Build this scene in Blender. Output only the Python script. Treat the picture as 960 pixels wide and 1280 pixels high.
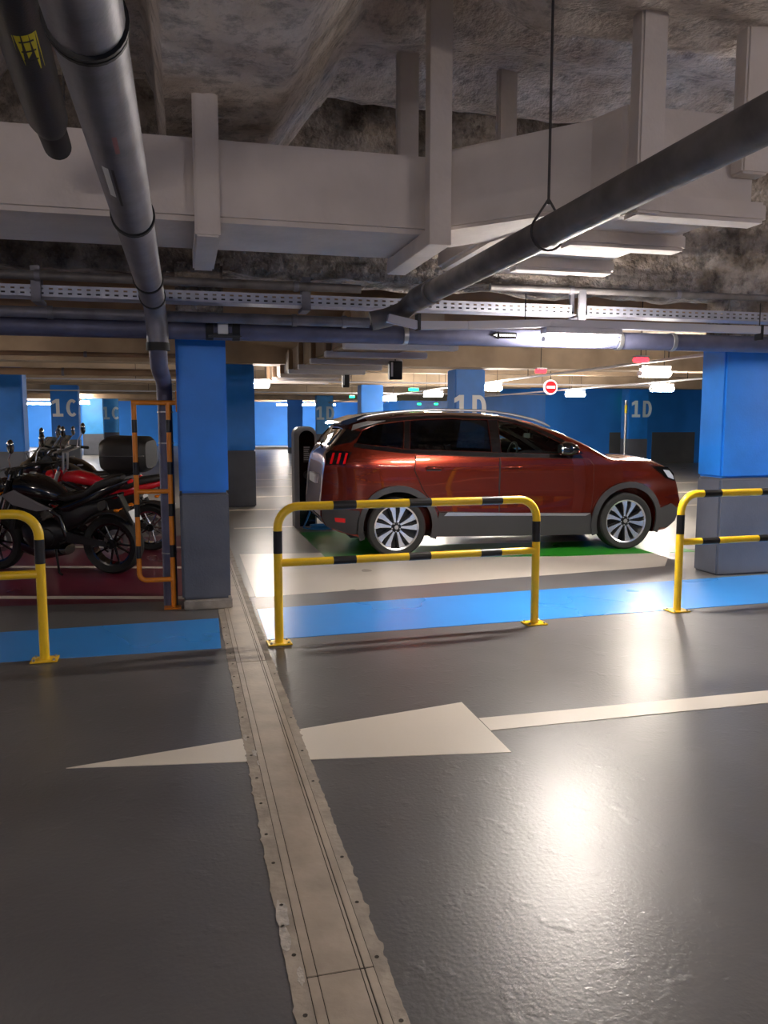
import bpy, bmesh, math, random
from mathutils import Vector, Matrix, noise
random.seed(7)
SC = bpy.context.scene
for o in list(bpy.data.objects): bpy.data.objects.remove(o)
COL = SC.collection
PI = math.pi
R = math.radians

# ------------------------------------------------------------------ camera
CAM_H = 1.58; F_PX = 1000.0
PITCH = math.atan(113/1000); YAW = R(14.06)
cd = bpy.data.cameras.new('camera'); cam = bpy.data.objects.new('camera', cd); COL.objects.link(cam)
cd.sensor_fit = 'VERTICAL'; cd.sensor_height = 36.0; cd.lens = 36.0*F_PX/1280.0
cd.clip_start = 0.05; cd.clip_end = 300
cam.location = (0, 0, CAM_H); cam.rotation_euler = (PI/2-PITCH, 0, -YAW)
SC.camera = cam
# ------------------------------------------------------------------ world, exposure
w = bpy.data.worlds.new('world'); SC.world = w; w.use_nodes = True
w.node_tree.nodes['Background'].inputs[0].default_value = (0.5, 0.5, 0.55, 1)
w.node_tree.nodes['Background'].inputs[1].default_value = 0.02
SC.view_settings.view_transform = 'Standard'; SC.view_settings.look = 'None'
SC.view_settings.gamma = 1.0; SC.view_settings.use_curve_mapping = False
SC.view_settings.exposure = 0.0
LAMP_K = 1.0          # strength of every garage lamp

# ------------------------------------------------------------------ helpers
def lin(c):
    return tuple(((x/255)/12.92 if x/255 <= 0.04045 else ((x/255+0.055)/1.055)**2.4) for x in c)
MATS = {}
def mat(name, rgb, rough=0.5, metal=0.0, noise_amt=0.0, scale=8.0, rgb2=None, bump=0.0, bscale=40.0, coat=0.0,
        emit=None, estr=0.0, alpha=1.0, spec=0.5, detail=4.0, rvar=0.0, bdist=0.01, flake=0.0):
    if name in MATS: return MATS[name]
    m = bpy.data.materials.new(name); m.use_nodes = True; MATS[name] = m
    nt = m.node_tree; b = nt.nodes['Principled BSDF']
    c = lin(rgb); b.inputs['Base Color'].default_value = (*c, 1)
    b.inputs['Roughness'].default_value = rough; b.inputs['Metallic'].default_value = metal
    b.inputs['Specular IOR Level'].default_value = spec
    b.inputs['Coat Weight'].default_value = coat; b.inputs['Coat Roughness'].default_value = 0.03
    b.inputs['Alpha'].default_value = alpha
    tc = nt.nodes.new('ShaderNodeTexCoord')
    if noise_amt > 0 or rgb2:
        n = nt.nodes.new('ShaderNodeTexNoise'); n.inputs['Scale'].default_value = scale; n.inputs['Detail'].default_value = detail
        nt.links.new(tc.outputs['Object'], n.inputs['Vector'])
        r = nt.nodes.new('ShaderNodeValToRGB')
        a = lin(rgb2) if rgb2 else tuple(x*(1-noise_amt) for x in c)
        k = c if rgb2 else tuple(min(1, x*(1+noise_amt)) for x in c)
        r.color_ramp.elements[0].position = 0.35; r.color_ramp.elements[0].color = (*a, 1)
        r.color_ramp.elements[1].position = 0.65; r.color_ramp.elements[1].color = (*k, 1)
        nt.links.new(n.outputs['Fac'], r.inputs['Fac']); nt.links.new(r.outputs['Color'], b.inputs['Base Color'])
        if rvar > 0:
            mr = nt.nodes.new('ShaderNodeMapRange')
            mr.inputs['To Min'].default_value = max(0, rough-rvar); mr.inputs['To Max'].default_value = min(1, rough+rvar)
            nt.links.new(n.outputs['Fac'], mr.inputs['Value']); nt.links.new(mr.outputs['Result'], b.inputs['Roughness'])
    if bump > 0:
        n2 = nt.nodes.new('ShaderNodeTexNoise'); n2.inputs['Scale'].default_value = bscale; n2.inputs['Detail'].default_value = 3
        nt.links.new(tc.outputs['Object'], n2.inputs['Vector'])
        bp = nt.nodes.new('ShaderNodeBump'); bp.inputs['Strength'].default_value = bump; bp.inputs['Distance'].default_value = bdist
        nt.links.new(n2.outputs['Fac'], bp.inputs['Height']); nt.links.new(bp.outputs['Normal'], b.inputs['Normal'])
    if emit:
        b.inputs['Emission Color'].default_value = (*lin(emit), 1); b.inputs['Emission Strength'].default_value = estr
    return m

class MB:
    """collects primitives in one mesh"""
    def __init__(s): s.v = []; s.f = []
    def add(s, vs, fs):
        k = len(s.v); s.v += [tuple(p) for p in vs]; s.f += [tuple(i+k for i in f) for f in fs]; return s
    def box(s, c, d, rot=None):
        x, y, z = (q/2 for q in d); P = [(-x,-y,-z),(x,-y,-z),(x,y,-z),(-x,y,-z),(-x,-y,z),(x,-y,z),(x,y,z),(-x,y,z)]
        M = rot if rot else Matrix.Identity(3)
        P = [M @ Vector(p) + Vector(c) for p in P]
        return s.add(P, [(0,3,2,1),(4,5,6,7),(0,1,5,4),(1,2,6,5),(2,3,7,6),(3,0,4,7)])
    def bb(s, a, b):
        a, b = [min(p, q) for p, q in zip(a, b)], [max(p, q) for p, q in zip(a, b)]
        return s.box([(p+q)/2 for p, q in zip(a, b)], [q-p for p, q in zip(a, b)])
    def tube(s, path, r, n=12, cap=True, closed=False):
        P = [Vector(p) for p in path]; m = len(P); rs = r if isinstance(r, (list, tuple)) else [r]*m
        T = []
        for i in range(m):
            a = P[(i-1) % m] if (closed or i > 0) else P[i]; b = P[(i+1) % m] if (closed or i < m-1) else P[i]
            t = b-a; T.append(t.normalized() if t.length > 1e-9 else Vector((0,0,1)))
        ref = Vector((0,0,1)) if abs(T[0].z) < 0.9 else Vector((1,0,0))
        u = T[0].cross(ref).normalized(); vs = []
        for i in range(m):
            u = (u - T[i]*u.dot(T[i])).normalized(); w2 = T[i].cross(u)
            for k in range(n):
                a = 2*PI*k/n; vs.append(P[i] + (u*math.cos(a)+w2*math.sin(a))*rs[i])
        fs = []
        for i in range(m if closed else m-1):
            j = (i+1) % m
            for k in range(n):
                l = (k+1) % n; fs.append((i*n+k, i*n+l, j*n+l, j*n+k))
        if cap and not closed:
            fs.append(tuple(range(n-1, -1, -1))); fs.append(tuple(range((m-1)*n, m*n)))
        return s.add(vs, fs)
    def lathe(s, prof, o=(0,0,0), ax=(0,0,1), n=24, closed=False):
        ax = Vector(ax).normalized(); ref = Vector((0,0,1)) if abs(ax.z) < 0.9 else Vector((1,0,0))
        u = ax.cross(ref).normalized(); w2 = ax.cross(u); o = Vector(o); vs = []; m = len(prof)
        for r, h in prof:
            for k in range(n):
                a = 2*PI*k/n; vs.append(o + ax*h + (u*math.cos(a)+w2*math.sin(a))*max(r, 1e-5))
        fs = []
        for i in range(m if closed else m-1):
            j = (i+1) % m
            for k in range(n):
                l = (k+1) % n; fs.append((i*n+k, i*n+l, j*n+l, j*n+k))
        if not closed:
            fs.append(tuple(range(n-1, -1, -1))); fs.append(tuple(range((m-1)*n, m*n)))
        return s.add(vs, fs)
    def loft(s, secs, n=16, p=2.0):
        """secs: (centre, half-width along y, half-height along z); stations follow x"""
        vs = []
        for c, ry, rz in secs:
            for k in range(n):
                a = 2*PI*k/n; ca, sa = math.cos(a), math.sin(a)
                vs.append((c[0], c[1]+ry*math.copysign(abs(ca)**(2/p), ca), c[2]+rz*math.copysign(abs(sa)**(2/p), sa)))
        fs = [(i*n+k, i*n+(k+1) % n, (i+1)*n+(k+1) % n, (i+1)*n+k) for i in range(len(secs)-1) for k in range(n)]
        fs.append(tuple(range(n-1, -1, -1))); fs.append(tuple(range((len(secs)-1)*n, len(secs)*n)))
        return s.add(vs, fs)
    def prism(s, poly, d0, d1, f):
        """poly in 2D, extruded from d0 to d1; f(a, b, d) gives the 3D point"""
        n = len(poly)
        return s.add([f(a, b, d0) for a, b in poly] + [f(a, b, d1) for a, b in poly],
                     [tuple(range(n-1, -1, -1)), tuple(range(n, 2*n))] + [(i, (i+1) % n, n+(i+1) % n, n+i) for i in range(n)])
    def mesh(s, name, m=None, smooth=None, bevel=0, off=None):
        me = bpy.data.meshes.new(name)
        bm = bmesh.new(); vs = [bm.verts.new(p if off is None else (p[0]-off[0], p[1]-off[1], p[2]-off[2])) for p in s.v]
        for f in s.f:
            try: bm.faces.new([vs[i] for i in f])
            except ValueError: pass
        bmesh.ops.recalc_face_normals(bm, faces=bm.faces)
        if bevel > 0:
            es = [e for e in bm.edges if len(e.link_faces) == 2 and e.calc_face_angle(0) > R(40)]
            bmesh.ops.bevel(bm, geom=es, offset=bevel, segments=2, affect='EDGES', clamp_overlap=True)
        bm.to_mesh(me); bm.free()
        if m: me.materials.append(m)
        if smooth is not None:
            for p in me.polygons: p.use_smooth = True
            me.set_sharp_from_angle(angle=R(smooth))
        return me

def obj(name, me, parent=None, loc=None, rot=None):
    o = bpy.data.objects.new(name, me); COL.objects.link(o)
    if parent: o.parent = parent
    if loc: o.location = loc
    if rot: o.rotation_euler = rot
    return o
def tag(o, label=None, cat=None, group=None, kind=None):
    if label: o['label'] = label
    if cat: o['category'] = cat
    if group: o['group'] = group
    if kind: o['kind'] = kind
    return o
def thing(name, label, cat, loc=(0,0,0), rz=0, group=None):
    o = bpy.data.objects.new(name, None); COL.objects.link(o); o.location = loc; o.rotation_euler = (0, 0, rz)
    o.empty_display_size = 0.1
    return tag(o, label, cat, group)
def part(parent, name, mb, m, smooth=35, bevel=0, world=False, label=None):
    o = obj(name, mb.mesh(name, m, smooth, bevel, tuple(parent.location) if world else None), parent)
    if label: o['label'] = label
    return o
def sub(parent, name, mb, m, smooth=35, bevel=0, off=None, label=None):
    o = obj(name, mb.mesh(name, m, smooth, bevel, off), parent)
    if label: o['label'] = label
    return o
def struct(name, mb, m, smooth=None, bevel=0, parent=None):
    o = obj(name, mb.mesh(name, m, smooth, bevel), parent)
    if not parent: o['kind'] = 'structure'
    return o
def copy_tree(o, parent=None):
    c = o.copy(); COL.objects.link(c); c.parent = parent
    for ch in list(o.children): copy_tree(ch, c)
    return c
def at(u, v, z):
    """world point at height z seen at a pixel of the 960 x 1280 photograph"""
    x = (u-480)/F_PX; y = -(v-640)/F_PX
    f = math.cos(PITCH)+y*math.sin(PITCH); h = -math.sin(PITCH)+y*math.cos(PITCH)
    X = x*math.cos(YAW)+f*math.sin(YAW); Y = -x*math.sin(YAW)+f*math.cos(YAW); t = (z-CAM_H)/h
    return (X*t, Y*t, z)
def at_d(u, d):
    """plan point at camera depth d under pixel column u, at eye height"""
    x = (u-480)/F_PX*d/math.cos(PITCH)*1.0
    return (x*math.cos(YAW)+d*math.sin(YAW), -x*math.sin(YAW)+d*math.cos(YAW))
def arc(c, r, a0, a1, n, f):
    return [f(c[0]+r*math.cos(a0+(a1-a0)*i/n), c[1]+r*math.sin(a0+(a1-a0)*i/n)) for i in range(n+1)]

# ------------------------------------------------------------------ materials
def floor_mat(name, rgb, rgb2, rough, bump):
    m = mat(name, rgb, rough, 0, rgb2=rgb2, scale=1.3, detail=6)
    nt = m.node_tree; b = nt.nodes['Principled BSDF']; tc = [n for n in nt.nodes if n.type == 'TEX_COORD'][0]
    if bump < 0.2:
        for e, q in zip([n for n in nt.nodes if n.type == 'VALTORGB'][0].color_ramp.elements, (0.0, 1.0)): e.position = q
    # orange-peel relief plus a few blisters, and patchy gloss
    n1 = nt.nodes.new('ShaderNodeTexNoise'); n1.inputs['Scale'].default_value = 55; n1.inputs['Detail'].default_value = 2
    n2 = nt.nodes.new('ShaderNodeTexNoise'); n2.inputs['Scale'].default_value = 9.0; n2.inputs['Detail'].default_value = 6
    n3 = nt.nodes.new('ShaderNodeTexNoise'); n3.inputs['Scale'].default_value = 0.9; n3.inputs['Detail'].default_value = 2
    for n in (n1, n2, n3): nt.links.new(tc.outputs['Object'], n.inputs['Vector'])
    gt = nt.nodes.new('ShaderNodeMapRange'); gt.inputs['From Min'].default_value = 0.58; gt.inputs['From Max'].default_value = 0.74
    nt.links.new(n2.outputs['Fac'], gt.inputs['Value'])
    b1 = nt.nodes.new('ShaderNodeBump'); b1.inputs['Strength'].default_value = bump; b1.inputs['Distance'].default_value = 0.003
    b2 = nt.nodes.new('ShaderNodeBump'); b2.inputs['Strength'].default_value = bump*0.8 if bump > 0.2 else 0.0; b2.inputs['Distance'].default_value = 0.004
    nt.links.new(n1.outputs['Fac'], b1.inputs['Height']); nt.links.new(gt.outputs['Result'], b2.inputs['Height'])
    nt.links.new(b1.outputs['Normal'], b2.inputs['Normal']); nt.links.new((b2 if bump > 0.2 else b1).outputs['Normal'], b.inputs['Normal'])
    mr = nt.nodes.new('ShaderNodeMapRange'); mr.inputs['From Min'].default_value = 0.3; mr.inputs['From Max'].default_value = 0.7
    mr.inputs['From Min'].default_value = 0.1; mr.inputs['From Max'].default_value = 0.9
    mr.inputs['To Min'].default_value = rough-0.05; mr.inputs['To Max'].default_value = rough+0.06
    nt.links.new(n3.outputs['Fac'], mr.inputs['Value']); nt.links.new(mr.outputs['Result'], b.inputs['Roughness'])
    return m
M_FLOOR = floor_mat('grey epoxy floor', (98, 97, 99), (88, 87, 89), 0.34, 0.35)
M_PALE = floor_mat('pale floor paint', (205, 198, 188), (192, 184, 174), 0.30, 0.12)
M_BACK = floor_mat('light grey floor coat', (150, 148, 143), (132, 130, 126), 0.30, 0.10)
M_BLUEF = floor_mat('blue floor paint', (56, 142, 222), (50, 132, 214), 0.28, 0.10)
M_GREENF = floor_mat('green floor paint', (48, 150, 40), (42, 138, 36), 0.30, 0.10)
M_MAROON = floor_mat('maroon floor paint', (104, 34, 52), (92, 28, 46), 0.30, 0.10)
M_WHITEF = floor_mat('white marking paint', (226, 218, 206), (214, 206, 194), 0.38, 0.15)
M_DARKF = floor_mat('dark grey floor band', (104, 104, 106), (94, 94, 96), 0.32, 0.12)
M_BLUEW = mat('blue wall paint', (28, 118, 212), 0.45, noise_amt=0.10, scale=2.5, bump=0.15, bscale=60)
M_TEALW = mat('teal blue wall paint', (52, 152, 228), 0.5, noise_amt=0.12, scale=2.0, bump=0.1)
M_FARW = mat('far blue wall paint', (44, 136, 246), 0.6, noise_amt=0.18, scale=0.35, bump=0.1)
M_GREYW = mat('grey column paint', (84, 88, 99), 0.5, noise_amt=0.12, scale=2.5, bump=0.15, bscale=60)
M_GREYP = mat('grey wall panel paint', (92, 94, 98), 0.6, noise_amt=0.1, scale=2)
M_PLINTH = mat('bare concrete plinth', (140, 134, 128), 0.8, noise_amt=0.2, scale=9, bump=0.3)
M_SPRAY = mat('sprayed mineral coating', (236, 227, 220), 0.95, rgb2=(200, 186, 175), scale=2.6, detail=12, bump=0.9, bscale=30, bdist=0.04)
M_SPRAYD = mat('brown sprayed coating', (178, 166, 156), 0.95, rgb2=(104, 92, 82), scale=2.8, detail=10, bump=1.0, bscale=18, bdist=0.06)  # darker and browner than the soffit coat
def speckle(m, lo, scale):
    """dark grains and holes over a rough coat"""
    nt = m.node_tree; b = nt.nodes['Principled BSDF']; src = b.inputs['Base Color'].links[0].from_socket
    tc = [n for n in nt.nodes if n.type == 'TEX_COORD'][0]
    n = nt.nodes.new('ShaderNodeTexNoise'); n.inputs['Scale'].default_value = scale; n.inputs['Detail'].default_value = 8; n.inputs['Roughness'].default_value = 0.7
    nt.links.new(tc.outputs['Object'], n.inputs['Vector'])
    r = nt.nodes.new('ShaderNodeMapRange'); r.inputs['From Min'].default_value = 0.34; r.inputs['From Max'].default_value = 0.52
    r.inputs['To Min'].default_value = lo; r.inputs['To Max'].default_value = 1.0; nt.links.new(n.outputs['Fac'], r.inputs['Value'])
    mx = nt.nodes.new('ShaderNodeMix'); mx.data_type = 'RGBA'; mx.blend_type = 'MULTIPLY'; mx.inputs[0].default_value = 1.0
    nt.links.new(src, mx.inputs[6]); nt.links.new(r.outputs['Result'], mx.inputs[7]); nt.links.new(mx.outputs[2], b.inputs['Base Color'])
speckle(M_SPRAY, 0.50, 9.0); speckle(M_SPRAYD, 0.35, 7.0)
M_PLATE = mat('matt black plate', (14, 14, 15), 0.95, spec=0.05)
M_DUCT = mat('painted plaster duct', (206, 197, 192), 0.8, noise_amt=0.07, scale=2.6, bump=0.25, bscale=14, bdist=0.02)
M_TAN = mat('lamp-tinted concrete soffit', (172, 153, 132), 0.85, noise_amt=0.22, scale=1.1, detail=7, bump=0.2, bscale=15)  # tan holds the warm lamp light, painted into the concrete colour
M_TAN2 = mat('lamp-tinted board-marked concrete', (150, 124, 100), 0.85, noise_amt=0.25, scale=1.6, detail=7, bump=0.2, bscale=15)  # browner beam tone with the same warm light in it
M_GALV = mat('galvanised pipe', (116, 115, 124), 0.48, 0.4, noise_amt=0.22, scale=7, bump=0.08, bscale=70, rvar=0.1)
M_GALVD = mat('dull grey pipe', (112, 108, 108), 0.55, 0.3, noise_amt=0.28, scale=6, bump=0.1, bscale=50)
M_BLUEP = mat('blue grey steel pipe', (92, 94, 118), 0.5, 0.35, noise_amt=0.2, scale=5, bump=0.08)
M_TRAY = mat('galvanised tray', (165, 168, 182), 0.45, 0.5, noise_amt=0.12, scale=10)
M_TRUNK = mat('white trunking', (205, 205, 215), 0.5)
M_BLACK = mat('black rubber', (16, 16, 18), 0.6)
M_BLACKP = mat('black plastic', (24, 24, 26), 0.45, bump=0.1, bscale=120)
M_BLACKG = mat('black gloss', (10, 10, 12), 0.12, coat=0.5)
M_YELLOW = mat('yellow barrier paint', (238, 196, 34), 0.32, noise_amt=0.05, scale=6, coat=0.2)
M_BAND = mat('black band paint', (22, 22, 24), 0.35)
M_ORANGE = mat('orange rack paint', (224, 132, 24), 0.38, noise_amt=0.08, scale=8)
M_JOINT = mat('joint strip steel', (176, 164, 150), 0.42, 0.15, noise_amt=0.14, scale=5, detail=8, bump=0.15, bscale=30, rvar=0.1)
M_JOINTE = mat('joint edge mortar', (158, 148, 136), 0.6, noise_amt=0.18, scale=9, detail=8, bump=0.3, bscale=35)
M_CHIP = mat('bare chipped mortar', (176, 170, 163), 0.7, noise_amt=0.15, scale=30, bump=0.5, bscale=60)
M_GROOVE = mat('dark joint groove', (52, 46, 40), 0.8)
M_WHITE = mat('white print', (235, 238, 242), 0.5)
M_PRINTF = mat('pale stencil print', (200, 222, 236), 0.5)
M_YLAB = mat('yellow label', (228, 214, 40), 0.5)
M_STEEL = mat('brushed steel', (170, 170, 172), 0.35, 0.9)
M_CHROME = mat('chrome', (215, 215, 218), 0.12, 1.0)
M_WIRE = mat('dark hanger rod', (70, 66, 66), 0.6, 0.4)
def glow(name, rgb, s): return mat(name, rgb, 0.5, emit=rgb, estr=s)
M_TUBE = glow('lamp diffuser lit', (255, 244, 232), 720.0*LAMP_K)
M_FARL = glow('distant lamp lit', (255, 244, 230), 330.0*LAMP_K)
M_TUBE2 = glow('added aisle lamp lit', (255, 240, 228), 225.0*LAMP_K)  # for the added lamps over the near aisle
M_GREENL = glow('green indicator lit', (20, 255, 130), 9.0)
M_REDL = glow('red indicator lit', (255, 40, 50), 6.0)

# ================================================================== THE SETTING
# ---- floor and everything painted or set into it
floor = struct('floor', MB().bb((-16, -9, -0.2), (36, 56, 0)), M_FLOOR)
def paint(name, poly, m, h=0.002, label=None):
    mb = MB(); mb.prism(poly, -0.01, h, lambda a, b, d: (a, b, d))
    o = sub(floor, name, mb, m, None)
    if label: o['label'] = label
    return o
paint('bay_floor_coat', [(-16, 9.9), (-16, 54.5), (34, 54.5), (34, 9.0), (6.6, 8.6), (5.3, 8.7), (0.66, 8.9), (0.60, 7.2), (0.36, 7.2), (0.36, 11.6), (0.1, 11.6), (0.1, 9.9)], M_BACK, 0.001)
paint('pale_bay_coat', [(0.60, 7.16), (5.10, 7.66), (5.95, 8.80), (0.62, 9.6)], M_PALE, 0.0025, 'cream painted strip before the green bay')
paint('grey_band', [(0.56, 6.70), (5.6, 6.98), (5.2, 7.68), (0.58, 7.16)], M_DARKF, 0.0015)
paint('blue_strip', [(0.56, 5.72), (9.0, 5.98), (9.0, 7.12), (5.87, 6.98), (0.57, 6.70)], M_BLUEF, 0.003, 'blue walkway strip before the car')
paint('blue_strip', [(-6.0, 5.66), (0.22, 5.58), (0.24, 6.46), (-6.0, 6.28)], M_BLUEF, 0.003, 'blue walkway strip before the motorcycle bay')
paint('green_bay', [(1.58, 9.12), (4.3, 8.52), (6.05, 8.45), (6.10, 11.10), (1.58, 11.30)], M_GREENF, 0.0035, 'green painted charging bay under the car')
paint('pale_bay_coat', [(2.75, 9.78), (6.3, 9.45), (6.3, 10.7), (2.75, 10.9)], M_PALE, 0.0042)
paint('maroon_bay', [(-6.0, 7.85), (0.0, 7.18), (0.0, 11.4), (-6.0, 11.4)], M_MAROON, 0.002, 'maroon painted motorcycle bay')
for a, b in (((-6, 8.86), (0.0, 7.30)), ((-6, 10.5), (-0.02, 8.85)), ((-6, 11.9), (-0.02, 10.3))):
    a = (a[0], a[1]); dy = 0.055
    paint('white_line', [(a[0], a[1]-dy), (b[0], b[1]-dy), (b[0], b[1]+dy), (a[0], a[1]+dy)], M_WHITEF, 0.004)
for i, y in enumerate((11.9, 14.4, 16.9, 19.4, 21.9, 24.4, 28.0, 32.0, 37.0, 42.0)):
    paint('white_line', [(0.7, y), (6.3, y), (6.3, y+0.14), (0.7, y+0.14)], M_WHITEF, 0.003)
for y in (10.7, 13.2, 15.7, 18.2, 21.5):
    paint('white_line', [(7.8, y), (14.5, y), (14.5, y+0.14), (7.8, y+0.14)], M_WHITEF, 0.003)
# direction arrow: tail bar, head with a notched base, cut by the joint
paint('arrow_shaft', [(1.495, 3.71), (9.0, 3.71), (9.0, 3.90), (1.495, 3.885)], M_WHITEF, 0.003, 'white shaft of the painted direction arrow')
head = [(-0.56, 3.76), (1.49, 3.43), (1.49, 4.14)]
def yl(x, p, q): return p[1]+(q[1]-p[1])*(x-p[0])/(q[0]-p[0])
paint('arrow_head', [head[0], (0.265, yl(0.265, head[0], head[1])), (0.265, yl(0.265, head[0], head[2]))], M_WHITEF, 0.003, 'narrow tip of the white painted arrow')
paint('arrow_head', [(0.525, yl(0.525, head[0], head[1])), head[1], head[2], (0.525, yl(0.525, head[0], head[2]))], M_WHITEF, 0.003, 'broad part of the white painted arrow')

# ---- expansion joint: ragged mortar margins, steel cover plates with grooves, screws, chips
rj = random.Random(3)
L_, R_ = [], []
y = -1.0
while y < 10.2:
    a = 0.004*noise.noise((y*3.1, 1.3, 0)) + 0.004*noise.noise((y*23, 7.3, 0)) + (0.008*rj.random() if rj.random() < 0.25 else 0)
    b = 0.004*noise.noise((y*2.7, 5.3, 0)) + 0.005*noise.noise((y*26, 3.3, 0)) + (0.010*rj.random() if rj.random() < 0.25 else 0)
    L_.append((0.250-a, y)); R_.append((0.540+b, y)); y += 0.018
mb = MB(); n = len(L_)
mb.add([(x, y, 0.0034) for x, y in L_]+[(x, y, 0.0034) for x, y in R_], [(i, n+i, n+i+1, i+1) for i in range(n-1)])
mb.add([(x, y, -0.005) for x, y in L_]+[(x, y, 0.0034) for x, y in L_], [(i, i+1, n+i+1, n+i) for i in range(n-1)])
mb.add([(x, y, -0.005) for x, y in R_]+[(x, y, 0.0034) for x, y in R_], [(i, i+1, n+i+1, n+i) for i in range(n-1)])
jm = sub(floor, 'joint_margin', mb, M_JOINTE, 30, label='mortar margins of the expansion joint')
mb = MB(); mb.bb((0.300, -1.0, 0.0), (0.498, 10.2, 0.0037)); sub(floor, 'joint_bed', mb, M_GROOVE, None)
plates = [(-1.0, 2.105), (2.109, 5.2), (5.204, 7.72), (7.724, 10.2)]
for y0, y1 in plates:
    for x0, x1, h in ((0.302, 0.331, 0.0050), (0.333, 0.455, 0.0054), (0.457, 0.468, 0.0048), (0.471, 0.496, 0.0050)):
        mb = MB(); mb.bb((x0, y0, 0.0), (x1, y1, h)); sub(floor, 'joint_plate', mb, M_JOINT, 30, 0.0012)
scr = MB().lathe([(0.0, 0), (0.007, 0), (0.007, 0.003), (0.0, 0.003)], n=8).mesh('screw', M_GROOVE, 30)
k = 0
for y in [1.0+0.245*i for i in range(22)]:
    o = obj('screw', scr, floor, (0.274+rj.uniform(-.006, .006), y+rj.uniform(-.03, .03), 0.001))
    if rj.random() < 0.5: obj('screw', scr, floor, (0.518+rj.uniform(-.006, .006), y+rj.uniform(-.1, .1), 0.001))
for (x, y, s) in ((0.268, 2.42, 0.055), (0.262, 2.30, 0.045), (0.286, 2.12, 0.03), (0.262, 3.92, 0.030), (0.292, 3.72, 0.03), (0.300, 3.60, 0.02)):
    poly = [(x+s*0.45*math.cos(a)*rj.uniform(.6, 1.1), y+s*1.5*math.sin(a)*rj.uniform(.7, 1.1)) for a in [2*PI*i/14 for i in range(14)]]
    mb = MB(); mb.prism(poly, 0.002, 0.0040, lambda a, b, d: (a, b, d)); sub(floor, 'mortar_chip', mb, M_CHIP, 30)

# ---- walls
wb = struct('wall_back', MB().bb((-16, 54, 0.0), (36, 54.3, 3.25)), M_FARW)
wr = struct('wall_right', MB().bb((13.0, 27.0, 0), (36, 27.3, 3.25)).bb((12.8, 27.0, 0), (13.0, 54, 3.25)), M_FARW)
for u0, u1, v0 in ((652, 692, 539), (762, 806, 541), (815, 868, 541)):
    xs = []
    for u in (u0, u1):
        p = at(u, v0, 1.2); xs.append(p[0]*27.0/p[1])
    sub(wr, 'grey_panel', MB().bb((xs[0], 26.97, 0.0), (xs[1], 27.0, 1.18)), M_GREYP, None)
struct('wall_left', MB().bb((-16.3, -9, 0), (-16, 54, 4.4)), M_FARW)
struct('wall_front', MB().bb((-16.3, -9.3, 0), (36, -9, 4.4)), M_FARW)
struct('wall_end', MB().bb((36, -9, 0), (36.3, 54, 4.4)), M_FARW)

# ---- ceiling: rough sprayed soffit near, concrete with warm lamp light painted in, and beams, further on
ceil = bpy.data.objects.new('ceiling', None); COL.objects.link(ceil); ceil['kind'] = 'structure'
def sstep(a, b, x):
    t = min(1, max(0, (x-a)/(b-a))); return t*t*(3-2*t)
RIBS = ((-0.16, -0.08, 0.62, 1.20), (-5.0, -4.9, -4.1, -3.6), (-2.5, -2.4, -1.7, -1.2))
def nearz(x, y):
    hi = 4.22
    if x > 1.1: hi -= sstep(1.1, 1.9, x)*0.60*(1-sstep(4.05, 4.75, y)) + 0.05*math.sin(y*6.0+noise.noise((x*.6, y, 9)))
    z = hi
    for a, b, c, d in RIBS:
        if a < x < d:
            h = min(1, (x-a)/(b-a)) if x < b else (1 if x < c else (d-x)/(d-c))
            z = min(z, hi-(hi-3.42)*max(0, h))
    return z
def rough_patch(x0, x1, y0, y1, step, zf, amp):
    mb = MB(); nx = int((x1-x0)/step); ny = int((y1-y0)/step); vs = []
    for j in range(ny+1):
        for i in range(nx+1):
            x = x0+(x1-x0)*i/nx; y = y0+(y1-y0)*j/ny
            d = noise.fractal((x*1.1, y*1.1, 2.0), 1.0, 2.0, 6)*amp + 0.35*amp*noise.noise((x*9, y*9, 5))
            vs.append((x, y, zf(x, y)+d))
    mb.add(vs, [(j*(nx+1)+i, j*(nx+1)+i+1, (j+1)*(nx+1)+i+1, (j+1)*(nx+1)+i) for j in range(ny) for i in range(nx)])
    return mb
sub(ceil, 'sprayed_soffit', rough_patch(-6, 9, 0.6, 7.2, 0.05, nearz, 0.045), M_SPRAY, 60)
sub(ceil, 'upper_slab', MB().bb((-16.3, -9.3, 4.40), (36.3, 7.6, 4.55)), M_SPRAY, None)
BEAMS = []
# rough sprayed downstand beam along the column row
mb = MB(); vs = []; nx = 260; nz = 36
for j in range(nz+1):
    for i in range(nx+1):
        x = -6+15*i/nx; t = j/nz*2.0
        if t < 0.45: yy, zz = 7.45-t, 2.80
        else: yy, zz = 7.0-0.12*(t-0.45), 2.80+(t-0.45)
        d = noise.fractal((x*1.6, t*2.2, 4.0), 1.0, 2.0, 6)*0.05
        vs.append((x, yy+d*(t > .45), zz+d*(t <= .45)))
mb.add(vs, [(j*(nx+1)+i, j*(nx+1)+i+1, (j+1)*(nx+1)+i+1, (j+1)*(nx+1)+i) for j in range(nz) for i in range(nx)])
tb_ = struct('trim_1', MB().bb((-16, 7.12, 2.86), (36, 7.5, 4.45)), M_SPRAYD)
sub(tb_, 'sprayed_coat', mb, M_SPRAYD, 60)
struct('ceiling_far', MB().bb((-16.3, 7.45, 3.25), (36.3, 54.3, 3.45)), M_TAN)
for i, yb in enumerate((10.2, 12.6, 15.05, 17.6, 20.2, 22.9, 25.6, 28.6, 31.6, 35.0, 38.5, 42.5, 47.0, 51.0)):
    main = yb in (15.05, 22.9, 31.6, 38.5)
    z0 = 2.62 if main else 2.82; BEAMS.append((yb-0.3, yb+(0.35 if main else 0.12), z0))
    struct('trim_%d' % (i+2), MB().bb((-16, yb-0.3, z0), (36, yb+(0.35 if main else 0.12), 3.25)), M_TAN if i % 3 else M_TAN2, None, 0.02)
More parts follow.
